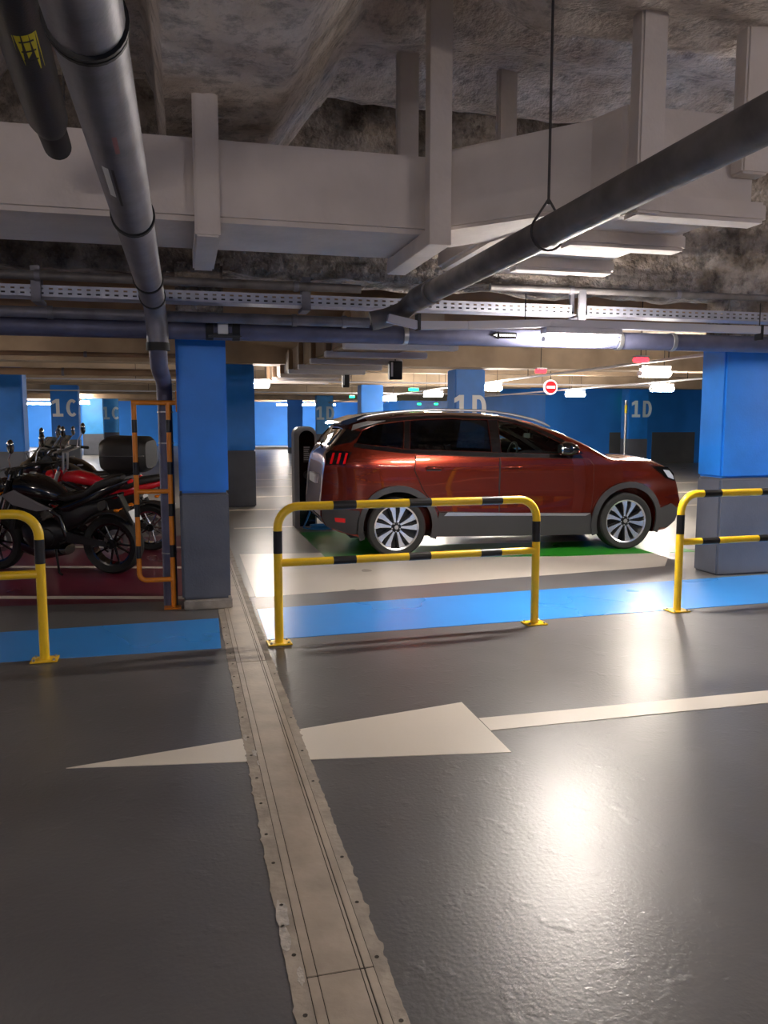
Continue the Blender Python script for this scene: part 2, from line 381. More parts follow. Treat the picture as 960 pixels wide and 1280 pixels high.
def soffit(y):
    """underside of whatever hangs over depth y"""
    if y < 7.1: return 4.40
    for a, b, z in BEAMS:
        if a <= y <= b: return z
    return 3.25

# ================================================================== COLUMNS
def text_mesh(name, txt, size, m, depth=0.004):
    """flat stencil characters 1, C and D; strokes 0.2 wide in a box 1 high"""
    mb = MB(); adv = 0.78; x0 = -adv*len(txt)/2; sw = 0.19
    def strip(inner, outer):
        k = len(inner); vs = inner+outer
        for d in (0.0, depth/size): pass
        mb.add([(a*size, b*size, 0) for a, b in vs]+[(a*size, b*size, depth) for a, b in vs],
               [(2*k+i, 2*k+i+1, 3*k+i+1, 3*k+i) for i in range(k-1)]+[(i, i+1, 2*k+i+1, 2*k+i) for i in range(k-1)]+[(k+i, k+i+1, 3*k+i+1, 3*k+i) for i in range(k-1)]
               +[(0, k, 3*k, 2*k), (k-1, 2*k-1, 4*k-1, 3*k-1)])
    def blk(a, b, c, d): mb.bb((a*size, b*size, 0), (c*size, d*size, depth))
    for ch in txt:
        c = x0+adv/2
        if ch == '1':
            blk(c-0.07, -0.33, c+0.12, 0.5); blk(c-0.26, -0.5, c+0.31, -0.33)
            mb.prism([((c-0.07)*size, 0.5*size), ((c-0.28)*size, 0.37*size), ((c-0.28)*size, 0.18*size), ((c-0.07)*size, 0.29*size)], 0, depth, lambda a, b, d: (a, b, d))
        else:
            rx, ry = (0.32, 0.5)
            if ch == 'C': an = [R(48+264*i/20) for i in range(21)]; cc = c+0.02
            else: an = [R(-90+180*i/16) for i in range(17)]; cc = c-0.02
            ox = [(cc+rx*math.cos(a)*(1.0), ry*math.sin(a)) for a in an]; ix = [(cc+(rx-sw)*math.cos(a), (ry-sw*.9)*math.sin(a)) for a in an]
            strip(ix, ox)
            if ch == 'D': blk(cc-0.28, -0.5, cc-0.09, 0.5); blk(cc-0.1, 0.5-sw*.9, cc+0.01, 0.5); blk(cc-0.1, -0.5, cc+0.01, -0.5+sw*.9)
        x0 += adv
    return mb.mesh(name, m)
def column(label, x0, x1, y0, y1, top, grey=1.0, plinth=0.0, text=None, tx=None, tz=2.02, ts=0.44, blue=M_BLUEW, bev=0.02, group=None, tm=None):
    cx, cy = (x0+x1)/2, (y0+y1)/2
    t = thing('concrete_column', label, 'column', (cx, cy, 0), 0, group); wx, wy = x1-x0, y1-y0
    bt = min(top, 2.385) if y0 < 8 else top
    part(t, 'blue_shaft', MB().box((0, 0, (grey+bt)/2), (wx, wy, bt-grey)), blue, 35, bev)
    if bt < top: part(t, 'sprayed_head', MB().box((0, 0, (bt+top)/2), (wx-0.02, wy-0.02, top-bt)), M_SPRAYD, 35, bev)
    part(t, 'grey_base', MB().box((0, 0, (grey+plinth)/2), (wx, wy, grey-plinth)), M_GREYW, 35, bev)
    if plinth > 0: part(t, 'plinth', MB().box((0.012, 0, plinth/2), (wx+0.0, wy+0.012, plinth)), M_PLINTH, 35, 0.01)
    if text:
        o = obj('column_number', text_mesh('column_number', text, ts, tm or M_WHITE), t, (tx if tx is not None else 0, -wy/2-0.003, tz), (PI/2, 0, 0))
    return t
column('blue and grey column with pale plinth beside the orange striped frame', -0.04, 0.36, 6.79, 7.30, 2.86, 0.99, 0.09)
column('broad blue and grey column in front of the car bonnet', 5.29, 5.95, 7.04, 7.43, 2.86, 1.01)
column('dark blue column standing behind the plinth column, beyond the joint', 0.62, 1.30, 15.0, 15.55, 2.62, 1.05)
def far_column(label, u0, u1, d, top, grey, text=None, **k):
    a = at_d(u0, d); b = at_d(u1, d); wx = math.hypot(b[0]-a[0], b[1]-a[1])*0.97
    cx, cy = (a[0]+b[0])/2, (a[1]+b[1])/2
    return column(label, cx-wx/2, cx+wx/2, cy, cy+k.pop('deep', 0.5), top, grey, 0, text, **k)
far_column('wide blue column behind the black motorcycle mirror', -16, 34, 15.5, 2.62, 1.0)
far_column('bright blue column numbered 1C with a black clamp ring', 70, 103, 26, 2.75, 1.0, '1C', tz=2.02, ts=0.56)
far_column('teal column without number beside the bright 1C column', 108, 133, 38, 2.8, 1.0, blue=M_TEALW)
far_column('teal column with a small pale 1C', 134, 152, 40, 2.8, 1.05, '1C', tz=2.0, ts=0.62, blue=M_TEALW, tm=M_PRINTF)
far_column('plain far blue column behind the charging post', 362, 380, 40, 2.8, 0.3, blue=M_FARW)
far_column('far blue column numbered 1D next to the charging post', 397, 418, 38, 2.8, 1.0, '1D', tz=1.98, ts=0.62, blue=M_TEALW, tm=M_PRINTF)
far_column('plain bright blue column behind the tailgate of the car', 451, 480, 23, 2.62, 1.0)
far_column('blue column numbered 1D showing above the car roof', 566, 606, 16.2, 2.62, 1.0, '1D', tz=1.86, ts=0.50)
far_column('plain blue column behind the windscreen of the car', 650, 672, 38, 2.75, 1.0)
far_column('blue column numbered 1D before the far wall with grey panels', 780, 808, 27.0, 2.75, 1.0, '1D', tx=0.1, tz=2.0, ts=0.55, tm=M_PRINTF)
# clamp ring on the 1C column
a = at_d(70, 26); b = at_d(103, 26)

# ================================================================== OVERHEAD DUCT
ZB, ZT = 2.75, 3.22
duct = thing('ventilation_duct', 'large white plastered duct turning towards the broad column', 'duct', (1.5, 5.0, ZB))
def plan(poly, z0, z1): return MB().prism(poly, z0, z1, lambda a, b, d: (a, b, d))
part(duct, 'straight_run', plan([(-6, 4.96), (1.60, 4.96), (1.60, 5.78), (-6, 5.82)], ZB, ZT), M_DUCT, 35, 0.03, True)
part(duct, 'bend', plan([(1.595, 4.86), (2.34, 4.06), (2.62, 4.30), (1.80, 5.34), (1.595, 5.30)], ZB+0.004, ZT+0.01), M_DUCT, 35, 0.02, True)
part(duct, 'wide_run', plan([(2.30, 3.95), (3.10, 3.95), (3.06, 6.1), (1.95, 6.1), (1.95, 5.05)], ZB-0.006, ZT+0.02), M_DUCT, 35, 0.03, True)
def strap(x0, x1, yf, yb, zb, ztf, ztb):
    mb = MB(); t = 0.13
    mb.prism([(yf, zb), (yb, zb), (yb, ztb), (yb-t, ztb), (yb-t, zb+0.1), (yf+0.10, zb+0.1), (yf+0.10, ztf), (yf, ztf)], x0, x1, lambda a, b, d: (d, a, b))
    part(duct, 'hanger_strap', mb, M_DUCT, 35, 0.012, True)
strap(0.10, 0.245, 4.86, 5.95, 2.64, 3.46, 4.3)
strap(1.475, 1.612, 4.76, 5.80, 2.645, 4.3, 2.75)
strap(-3.2, -3.05, 4.86, 5.95, 2.64, 4.3, 4.3)
for x0, x1, y, zb, zt in ((2.31, 2.46, 3.84, 2.66, 3.70), (2.93, 3.10, 3.84, 2.9, 3.70)):
    part(duct, 'hanger_post', MB().bb((x0, y, zb), (x1, y+0.11, zt)), M_DUCT, 35, 0.012, True)
for x0, x1, y, zb in ((1.60, 1.76, 5.96, 3.1), (2.45, 2.60, 6.1, 3.1)):
    part(duct, 'hanger_post', MB().bb((x0, y, zb), (x1, y+0.08, 4.3)), M_DUCT, 35, 0.01, True)
for y, x1 in ((3.86, 3.12), (4.60, 3.13), (5.42, 3.10)):
    part(duct, 'crossbar', MB().bb((2.31, y, 2.655), (x1, y+0.16, 2.765)), M_DUCT, 35, 0.02, True)
# lower duct further on, with a ladder of crossbars
fd = thing('ventilation_duct', 'far brown duct with a ladder of white crossbars above the car roof', 'duct', (2.4, 13, 2.5))
part(fd, 'casing', MB().bb((1.85, 8.3, 2.46), (2.75, 18.6, 2.82)), M_TAN, 35, 0.02, True)
for i in range(8):
    y = 8.9+1.22*i
    part(fd, 'crossbar', MB().bb((1.78, y, 2.395), (3.12, y+0.16, 2.475)), M_TRUNK if i < 5 else M_DUCT, 35, 0.01, True)
    part(fd, 'side_rib', MB().bb((1.78, y, 2.46), (1.85, y+0.12, 2.80)), M_TAN2, 35, 0.01, True)

# ================================================================== PIPES AND TRAYS
def xpipe(name, label, x0, x1, y, z0, z1, r, m, collars=(), cm=M_GALV, cat='pipe'):
    t = thing(name, label, cat, ((x0+x1)/2, y, (z0+z1)/2))
    part(t, 'tube', MB().tube([(x0, y, z0), (x1, y, z1)], r, 20), m, 40, 0, True)
    for x in collars:
        z = z0+(z1-z0)*(x-x0)/(x1-x0)
        part(t, 'collar', MB().lathe([(r, -0.02), (r+0.008, -0.018), (r+0.008, 0.018), (r, 0.02)], (x, y, z), (1, 0, 0), 20), cm, 40, 0, True)
    return t
# big drain pipe: horizontal towards the column, then down beside it
dp = thing('drain_pipe', 'large galvanised drain pipe with rubber joint rings running down beside the column', 'pipe', (-0.16, 7.09, 0))
zc = 2.44; xa = -0.178
path = [(xa, -1.0, zc), (xa, 5.93, zc)] + [(xa+0.02*i/6, 5.93+0.20*math.sin(PI/2*i/6), zc-0.20*(1-math.cos(PI/2*i/6))) for i in range(1, 7)] + [(-0.157, 6.13, 2.10)]
part(dp, 'horizontal_run', MB().tube(path[:2], 0.083, 28), M_GALV, 40, 0, True)
part(dp, 'elbow', MB().tube(path[1:], 0.078, 24), M_GALV, 40, 0, True)
part(dp, 'swan_neck', MB().tube([(-0.157, 6.13, 2.14), (-0.156, 6.14, 2.05), (-0.155, 6.20, 1.985), (-0.15, 6.32, 1.955), (-0.142, 6.85, 1.925), (-0.14, 6.97, 1.89), (-0.14, 7.03, 1.82), (-0.14, 7.035, 1.72)], 0.064, 20), M_BLUEP, 40, 0, True)
part(dp, 'downpipe', MB().tube([(-0.14, 7.03, 1.80), (-0.138, 7.06, 0.0)], 0.060, 24), M_BLUEP, 40, 0, True)
part(dp, 'pipe_collar', MB().lathe([(0.064, -0.03), (0.084, -0.028), (0.084, 0.028), (0.064, 0.03)], (-0.157, 6.13, 2.12), (0, 0, 1), 24), M_BLACK, 40, 0, True)
for y in (1.93, 3.62, 5.17, 5.86):
    part(dp, 'joint_ring', MB().lathe([(0.080, -0.022), (0.091, -0.016), (0.091, -0.004), (0.0845, 0), (0.091, 0.004), (0.091, 0.016), (0.080, 0.022)], (xa, y, zc), (0, 1, 0), 28), M_BLACK, 40, 0, True)
for z in (1.66, 1.40, 0.46):
    part(dp, 'pipe_clamp', MB().lathe([(0.062, -0.006), (0.066, -0.005), (0.066, 0.005), (0.062, 0.006)], (-0.139, 7.03+0.0165*(1.8-z), z), (0, 0, 1), 24), M_STEEL, 40, 0, True)
part(dp, 'red_sticker', MB().add([(xa+0.0836*math.sin(a), y, zc-0.0836*math.cos(a)) for y in (2.42, 2.56) for a in (0.12, 0.2, 0.28)], [(0, 1, 4, 3), (1, 2, 5, 4)]), mat('faded red print', (150, 96, 100), 0.6), 40, 0, True)
part(dp, 'white_sticker', MB().add([(xa+0.0836*math.sin(a), y, zc-0.0836*math.cos(a)) for y in (2.72, 3.05) for a in (-0.55, -0.42, -0.3)], [(0, 1, 4, 3), (1, 2, 5, 4)]), M_WHITE, 40, 0, True)
part(dp, 'black_sticker', MB().add([(xa+0.0836*math.sin(a), y, zc-0.0836*math.cos(a)) for y in (2.72, 3.15) for a in (-0.2, -0.1)], [(0, 1, 3, 2)]), M_BLACKP, 40, 0, True)
# black pipe with the yellow label
bp = thing('black_pipe', 'black capped pipe end with a yellow label', 'pipe', (-0.53, 3.5, 2.88))
bx = lambda y: -0.505-0.03*(y-2.9)
bl = lambda y: bx(y)+0.1*max(0, 3.9-y)/4.9
part(bp, 'tube', MB().tube([(bx(-1)+0.1, -1, 2.92), (bx(3.9), 3.9, 2.90), (bx(4.0), 4.0, 2.90)], [0.085, 0.085, 0.07], 22), M_BLACKP, 40, 0, True)
part(bp, 'end_socket', MB().tube([(bx(3.62), 3.62, 2.90), (bx(4.28), 4.28, 2.895), (bx(4.32), 4.32, 2.893)], [0.066, 0.064, 0.05], 22), M_BLACK, 40, 0, True)
la = [0.12+0.19*i for i in range(6)]
part(bp, 'yellow_label', MB().add([(bl(y)+0.0862*math.sin(a-0.3), y, 2.905-0.0862*math.cos(a-0.3)) for y in (2.95, 3.22) for a in la], [(i, i+1, 7+i, 6+i) for i in range(5)]), M_YLAB, 40, 0, True)
for j in range(3):
    y0 = 2.99+0.07*j
    part(bp, 'label_print', MB().add([(bl(y)+0.0868*math.sin(a-0.3), y, 2.905-0.0868*math.cos(a-0.3)) for y in (y0, y0+0.012) for a in la[1:5]], [(i, i+1, 5+i, 4+i) for i in range(3)]), M_BLACKP, 40, 0, True)
part(bp, 'hanger_rod', MB().tube([(-0.52, 3.55, 2.98), (-0.52, 3.55, 4.2)], 0.006, 6), M_WIRE, 40, 0, True)
part(bp, 'hanger_rod', MB().tube([(-0.50, 4.22, 2.94), (-0.50, 4.22, 4.2)], 0.005, 6), M_WIRE, 40, 0, True)
# right pipe on a loop hanger running from over the camera to the tee
rp = thing('sprinkler_pipe', 'dull grey pipe on a loop hanger running to the tee', 'pipe', (1.75, 4.3, 2.5))
part(rp, 'tube', MB().tube([(1.775, -1.0, 2.50), (1.75, 5.9, 2.50)], 0.074, 24), M_GALVD, 40, 0, True)
part(rp, 'socket', MB().tube([(1.75, 5.55, 2.50), (1.75, 5.95, 2.50)], 0.088, 24), M_GALVD, 40, 0, True)
part(rp, 'elbow', MB().tube([(1.75, 5.9, 2.50), (1.745, 6.08, 2.49), (1.70, 6.2, 2.44), (1.60, 6.28, 2.40), (1.47, 6.3, 2.37)], 0.075, 20), M_GALVD, 40, 0, True)
hy = 3.72
lp = [(1.757+0.088*math.sin(a), hy, 2.50-0.088*math.cos(a)) for a in [R(-120+240*i/16) for i in range(17)]]
part(rp, 'hanger_loop', MB().tube([(1.757, hy, 2.655)]+lp+[(1.757, hy, 2.655)], 0.006, 8), M_WIRE, 40, 0, True)
part(rp, 'hanger_rod', MB().tube([(1.757, hy, 2.63), (1.757, hy, 3.95)], 0.007, 8), M_WIRE, 40, 0, True)
# pipes along the column row
xpipe('conduit_pipe', 'thin grey pipe running above the perforated tray to the tee', -16, 1.42, 6.45, 2.67, 2.64, 0.034, M_GALVD, (-1.0, 0.9))
xpipe('conduit_pipe', 'thin grey pipe above the tray over the broad column', 2.55, 36, 6.5, 2.71, 2.78, 0.030, M_GALVD, (3.3, 4.35))
xpipe('water_pipe', 'slim bluish pipe passing behind the drain pipe elbow', -16, 1.45, 6.28, 2.385, 2.355, 0.040, M_GALV, (-0.9, 0.86, 1.25))
bpx = xpipe('water_main', 'thick blue grey pipe crossing just before the column heads', -16, 36, 6.42, 2.26, 2.32, 0.074, M_BLUEP, (-1.4, 1.78, 3.72, 4.25), M_STEEL)
for x in (0.22, 0.42):
    part(bpx, 'pipe_coupling', MB().lathe([(0.074, -0.03), (0.084, -0.028), (0.084, 0.028), (0.074, 0.03)], (x, 6.42, 2.287), (1, 0, 0), 22), M_BLACK, 40, 0, True)
part(bpx, 'white_tag', MB().bb((0.28, 6.34, 2.245), (0.36, 6.346, 2.325)), M_WHITE, 35, 0.01, True)
part(bpx, 'valve_body', MB().bb((0.20, 6.35, 2.22), (0.46, 6.45, 2.35)), M_BLACKP, 35, 0.01, True)
# arrow plate on the thick pipe
ap = [(2.50, 2.295), (2.57, 2.325), (2.57, 2.318), (2.73, 2.318), (2.73, 2.268), (2.57, 2.268), (2.57, 2.262)]
pl = part(bpx, 'arrow_plate', MB().prism(ap, 6.338, 6.345, lambda a, b, d: (a, d, b)), M_PLATE, None, 0, True, 'black arrow plate pointing left')
sub(pl, 'arrow_print', MB().prism([(2.525, 2.294), (2.555, 2.307), (2.555, 2.282)], 6.3365, 6.338, lambda a, b, d: (a, d, b)), M_WHITE, None, 0, tuple(bpx.location))
for i in range(9):
    x = 2.578+0.0165*i
    sub(pl, 'arrow_print', MB().bb((x, 6.3365, 2.286), (x+0.011, 6.338, 2.303)), M_WHITE, None, 0, tuple(bpx.location))
xpipe('service_pipe', 'tan pipe under the pale soffit behind the drain downpipe', -16, 0.55, 11.2, 2.45, 2.45, 0.03, M_TAN2, (-3.0, -1.2))
xpipe('service_pipe', 'thick brown pipe low under the far soffit behind the motorcycles', -16, 0.55, 13.6, 2.36, 2.36, 0.055, M_TAN2, (-4.0, -1.8))
# perforated tray
tray = thing('cable_tray', 'long perforated galvanised cable tray along the pipes', 'cable tray', (1.5, 6.55, 2.5))
def perforated(x0, x1, y, z0, z1, period=0.066):
    mb = MB(); n = int((x1-x0)/period); h = z1-z0
    zs = [z0, z0+h*.20, z0+h*.36, z0+h*.60, z0+h*.76, z1]
    for i in range(n):
        xs = [x0+period*i, x0+period*(i+.28), x0+period*(i+.72), x0+period*(i+1)]
        for a in range(3):
            for b in range(5):
                if a == 1 and b in (1, 3): continue
                mb.add([(xs[a], y, zs[b]), (xs[a+1], y, zs[b]), (xs[a+1], y, zs[b+1]), (xs[a], y, zs[b+1])], [(0, 1, 2, 3)])
    return mb
for x0, x1 in ((-16.0, 0.97), (1.0, 3.36), (3.46, 16.0)):
    part(tray, 'perforated_side', perforated(x0, x1, 6.5, 2.505, 2.585), M_TRAY, None, 0, True)
    part(tray, 'tray_bed', MB().bb((x0, 6.502, 2.503), (x1, 6.70, 2.507)), M_TRAY, None, 0, True)
    part(tray, 'back_flange', MB().bb((x0, 6.698, 2.503), (x1, 6.70, 2.585)), M_GALVD, None, 0, True)
    part(tray, 'cable', MB().tube([(x0, 6.58, 2.525), (x1, 6.58, 2.525)], 0.017, 8), M_BLACKP, 40, 0, True)
    part(tray, 'cable', MB().tube([(x0, 6.63, 2.525), (x1, 6.62, 2.525)], 0.014, 8), M_GALVD, 40, 0, True)
for x in (-1.02, 0.985, 3.40, 6.2):
    part(tray, 'support_bracket', MB().bb((x-0.035, 6.47, 2.46), (x+0.035, 6.495, 2.72)).bb((x-0.035, 6.47, 2.46), (x+0.035, 6.72, 2.49)).bb((x-0.02, 6.66, 2.46), (x+0.02, 6.70, 2.72)), M_GALV, 35, 0.004, True)
# white trunking with a cranked end
tk = thing('lighting_trunking', 'white lighting trunking with a cranked end beneath the perforated tray', 'trunking', (3.5, 6.1, 2.36))
tkp = [(1.56, 6.12, 2.375), (1.80, 6.10, 2.325), (2.2, 6.1, 2.335), (2.9, 6.1, 2.37), (36.0, 6.1, 2.375)]
for a, b in zip(tkp[:-1], tkp[1:]):
    d = Vector(b)-Vector(a); mb = MB(); rot = d.to_track_quat('X', 'Z').to_matrix()
    part(tk, 'trunking_length', mb.box((Vector(a)+Vector(b))/2, (d.length, 0.07, 0.062), rot), M_TRUNK, 35, 0.004, True)
for x in (1.80, 4.9): part(tk, 'trunking_strap', MB().bb((x-0.012, 6.055, 2.285), (x+0.012, 6.145, 2.41)), M_BLACKP, 35, 0.003, True)
for x in (2.7, 4.9, 7.3): part(tk, 'drop_rod', MB().tube([(x, 6.1, 2.39), (x, 6.1, 2.60)], 0.005, 6), M_WIRE, 40, 0, True)

# ================================================================== LAMPS
def tube_lamp(label, loc, length, rz=0, m=M_TUBE, group=None, hang=3.2, w=0.10, fat=1.0):
    t = thing('tube_lamp', label, 'lamp', loc, rz, group)
    hwid = w*(0.62 if fat == 1.0 and length < 0.7 else 0.25)
    part(t, 'housing', MB().bb((-length/2-0.03, -hwid, 0.012), (length/2+0.03, hwid, 0.06)), M_TRUNK, 35, 0.005)
    part(t, 'diffuser', MB().loft([((-length/2, 0, -0.03*fat), w/2*.9, 0.030*fat), ((length/2, 0, -0.03*fat), w/2*.9, 0.030*fat)], 14), m, 40)
    for s in (-1, 1):
        part(t, 'end_cap', MB().loft([((s*length/2, 0, -0.03*fat), w/2*.7, 0.022*fat), ((s*(length/2+0.03), 0, -0.03*fat), w/2*.7, 0.022*fat)], 14), M_STEEL, 40)
        part(t, 'hanger_rod', MB().tube([(s*length*.35, 0, 0.06), (s*length*.35, 0, hang-loc[2])], 0.005, 6), M_WIRE, 40)
    return t
tube_lamp('bright tube lamp under the white trunking beside the arrow plate', (3.20, 6.10, 2.277), 0.62, hang=2.339)
tube_lamp('tube lamp under the trunking beyond the broad column', (8.6, 6.12, 2.277), 1.2, hang=2.339)
# lamps along the aisles of the rest of the garage
GL = 'lamps hanging along the bay aisles'
for lab, x, y, ln, rz in (
    ('round-looking bright lamp close to the broad column, over the car bonnet', 6.95, 10.9, 0.45, 0.0),
    ('smaller bright lamp below the red indicator, beside the broad column', 10.4, 16.0, 0.5, 0.0),
    ('bright lamp beside the 1D column above the car roof', 6.50, 16.5, 0.5, 0.0),
    ('bright lamp beside the green indicator, beside the 1D column above the car', 6.6, 20.9, 0.5, 0.0),
    ('bright lamp beside the round no-entry sign', 10.3, 19.9, 0.5, 0.0),
    ('small bright lamp just beside the plain bright blue column', 6.5, 25.4, 0.5, 0.0),
    ('wide tube lamp before the far blue wall above the charging post', 6.55, 49.2, 1.9, 0.0),
    ('thin tube lamp beside the dark blue column', 1.53, 16.2, 0.30, 0.0),
    ('thin tube lamp between the motorcycle mirror column and 1C', -8.1, 49.6, 2.4, 0.0),
    ('small lamp beside the bright 1C column', -4.3, 38.0, 0.6, 0.0),
    ('thin tube lamp beside the far 1D column', 8.1, 48.4, 1.9, 0.0)):
    tube_lamp(lab, (x, y, 2.36 if y < 30 else (2.62 if y > 48 else 2.46)), ln, rz, M_FARL, None, soffit(y), 0.20, 1.9 if ln < 1 else 1.0)

# added lamps out of view, brightening the duct, columns and motorcycles
for lab, x, y in (('added unseen tube lamp over the aisle behind the arrow tail', 4.6, -2.6), ('added unseen tube lamp over the aisle behind the joint', -1.2, -2.6), ('added unseen tube lamp over the drive aisle before the motorcycle bay', -6.5, 1.5), ('added unseen tube lamp over the motorcycle bay before the wide blue column', -6.8, 12.0), ('added unseen tube lamp over the far bays before the 1C columns', -9.5, 20.5)):
    tube_lamp(lab, (x, y, 2.6 if y < 7 else 2.4), 1.2, 0, M_TUBE2 if y < 7 else M_FARL, None, soffit(y), 0.10 if y < 7 else 0.2)
#@@PART2
# ================================================================== BARRIERS
def bar_path(Lx, zt, rc):
    p = [(0, 0, 0.008), (0, 0, zt-rc)]
    p += [(rc-rc*math.cos(PI/2*i/8), 0, zt-rc+rc*math.sin(PI/2*i/8)) for i in range(1, 9)]
    p += [(Lx-rc+rc*math.sin(PI/2*i/8), 0, zt-rc+rc*math.cos(PI/2*i/8)) for i in range(0, 9)]
    return p + [(Lx, 0, 0.008)]
def barrier(label, p0, p1, group=None, bands=(0.24, 0.525, 0.81)):
    Lx = math.hypot(p1[0]-p0[0], p1[1]-p0[1]); rz = math.atan2(p1[1]-p0[1], p1[0]-p0[0])
    t = thing('safety_barrier', label, 'barrier', (p0[0], p0[1], 0), rz, group); r = 0.031; zt = 0.985; zr = 0.585
    part(t, 'frame_tube', MB().tube(bar_path(Lx, zt, 0.15), r, 18), M_YELLOW, 50)
    part(t, 'middle_rail', MB().tube([(0.02, 0, zr), (Lx-0.02, 0, zr)], r*0.92, 18), M_YELLOW, 50)
    for x in (0, Lx):
        part(t, 'foot_plate', MB().box((x, 0, 0.008), (0.17, 0.14, 0.009)), M_YELLOW, 35, 0.002)
        for sx in (-1, 1):
            for sy in (-1, 1): part(t, 'anchor_bolt', MB().lathe([(0.009, 0.01), (0.009, 0.02), (0.004, 0.024)], (x+0.062*sx, 0.048*sy, 0.002), (0, 0, 1), 8), M_STEEL, 35)
        part(t, 'black_band', MB().tube([(x, 0, 0.655), (x, 0, 0.815)], r+0.0012, 18), M_BAND, 50)
    for f in bands:
        for z, q in ((zt, r), (zr, r*0.92)):
            part(t, 'black_band', MB().tube([(Lx*f-0.085, 0, z), (Lx*f+0.085, 0, z)], q+0.0012, 18), M_BAND, 50)
    return t
barrier('yellow and black tube barrier standing before the copper car', (0.63, 5.60), (2.64, 5.68))
barrier('yellow and black tube barrier before the broad blue column', (3.98, 5.78), (5.99, 5.86), bands=(0.145, 0.43, 0.715))
barrier('yellow and black tube barrier before the motorcycle bay', (-2.93, 5.52), (-0.93, 5.57))
p = at(361, 559, 0); barrier('small far yellow barrier behind the charging post', (p[0], p[1]), (p[0]+2.0, p[1]))

# ================================================================== STRIPED GUARD FRAME BY THE DOWNPIPE
g = thing('guard_frame', 'orange and black striped tube frame guarding the drain downpipe', 'guard frame', (-0.11, 6.93, 0)); Y = 6.93; r = 0.021
xl, xr = -0.385, -0.112
part(g, 'upright', MB().tube([(xr, Y, 0.008), (xr, Y, 1.73)], r, 14), M_ORANGE, 50, 0, True)
lp = [(xl, Y, 1.73), (xl, Y, 0.31)]+[(xl+0.06-0.06*math.cos(PI/2*i/5), Y, 0.31-0.06*math.sin(PI/2*i/5)) for i in range(1, 6)]+[(xr, Y, 0.25)]
part(g, 'bent_upright', MB().tube(lp, r, 14), M_ORANGE, 50, 0, True)
part(g, 'top_rung', MB().tube([(xl-0.02, Y, 1.735), (-0.05, Y, 1.735)], r*0.95, 14), M_ORANGE, 50, 0, True)
part(g, 'middle_rung', MB().tube([(xl, Y, 1.0), (xr, Y, 1.0)], r*0.95, 14), M_ORANGE, 50, 0, True)
part(g, 'wall_plate', MB().bb((-0.052, Y-0.03, 1.66), (-0.041, Y+0.03, 1.83)), M_ORANGE, 35, 0.002, True)
part(g, 'foot_plate', MB().bb((xr-0.08, Y-0.06, 0.0), (xr+0.06, Y+0.06, 0.010)), M_ORANGE, 35, 0.002, True)
for x in (xl, xr):
    for z0 in (1.49, 1.14, 0.79, 0.44):
        part(g, 'black_band', MB().tube([(x, Y, z0), (x, Y, z0+0.105)], r+0.001, 14), M_BAND, 50, 0, True)

# ================================================================== CAR
M_PAINT = mat('copper red car paint', (118, 36, 16), 0.24, 0.8, noise_amt=0.06, scale=300, coat=1.0)
M_CLAD = mat('grey black car cladding', (42, 42, 44), 0.5, bump=0.1, bscale=150)
M_SATIN = mat('satin silver trim', (190, 190, 192), 0.3, 0.9)
M_RIMD = mat('dark rim', (20, 20, 22), 0.35, 0.5)
M_RIMS = mat('polished rim face', (214, 214, 216), 0.22, 0.85)
M_TYRE = mat('tyre rubber', (22, 22, 22), 0.75, bump=0.15, bscale=90)
M_REDLENS = mat('red lens', (190, 14, 22), 0.12, coat=0.6)
M_LENS = mat('clear lamp lens', (205, 210, 225), 0.08, 0.3, coat=0.8)
M_SEAT = mat('dark seat cloth', (40, 40, 44), 0.85, bump=0.2, bscale=90)
M_CREAM = mat('light cabin trim', (170, 172, 165), 0.7)
def glass(name, tint, transp):
    m = bpy.data.materials.new(name); m.use_nodes = True; nt = m.node_tree; nt.nodes.clear()
    out = nt.nodes.new('ShaderNodeOutputMaterial'); mx = nt.nodes.new('ShaderNodeMixShader'); tr = nt.nodes.new('ShaderNodeBsdfTransparent')
    gl = nt.nodes.new('ShaderNodeBsdfGlossy'); fr = nt.nodes.new('ShaderNodeFresnel'); fr.inputs['IOR'].default_value = 1.5
    tr.inputs['Color'].default_value = (*(transp*x for x in lin(tint)), 1); gl.inputs['Roughness'].default_value = 0.02
    nt.links.new(fr.outputs[0], mx.inputs['Fac']); nt.links.new(tr.outputs[0], mx.inputs[1]); nt.links.new(gl.outputs[0], mx.inputs[2])
    nt.links.new(mx.outputs[0], out.inputs['Surface']); return m
M_GLASS = glass('clear car glass', (225, 240, 232), 0.85)
M_PRIV = glass('dark privacy glass', (120, 126, 130), 0.25)

def lerp(tab, x):
    if x <= tab[0][0]: return tab[0][1]
    for (a, p), (b, q) in zip(tab[:-1], tab[1:]):
        if x <= b: return p+(q-p)*(x-a)/(b-a)
    return tab[-1][1]
TOP = [(-0.98, 0.62), (-0.965, 0.80), (-0.95, 1.0), (-0.915, 1.20), (-0.86, 1.29), (-0.77, 1.37), (-0.66, 1.49), (-0.56, 1.585), (-0.36, 1.635), (-0.07, 1.675),
       (0.25, 1.695), (0.52, 1.705), (1.13, 1.695), (1.45, 1.66), (1.75, 1.60), (2.09, 1.485), (2.42, 1.335), (2.66, 1.195), (2.76, 1.175), (3.11, 1.165), (3.35, 1.125),
       (3.50, 1.075), (3.61, 1.01), (3.70, 0.90), (3.76, 0.78), (3.79, 0.62)]
BOT = [(-0.98, 0.50), (-0.92, 0.38), (-0.75, 0.31), (-0.45, 0.25), (0.45, 0.23), (2.5, 0.20), (3.3, 0.20), (3.55, 0.22), (3.70, 0.30), (3.77, 0.42), (3.79, 0.50)]
def sm(tab, x, w=0.04): return (lerp(tab, x-w)+2*lerp(tab, x)+lerp(tab, x+w))/4
def ztop(x): return sm(TOP, x, 0.05 if -0.4 < x < 3.3 else 0.015)
def zbot(x): return sm(BOT, x, 0.02)
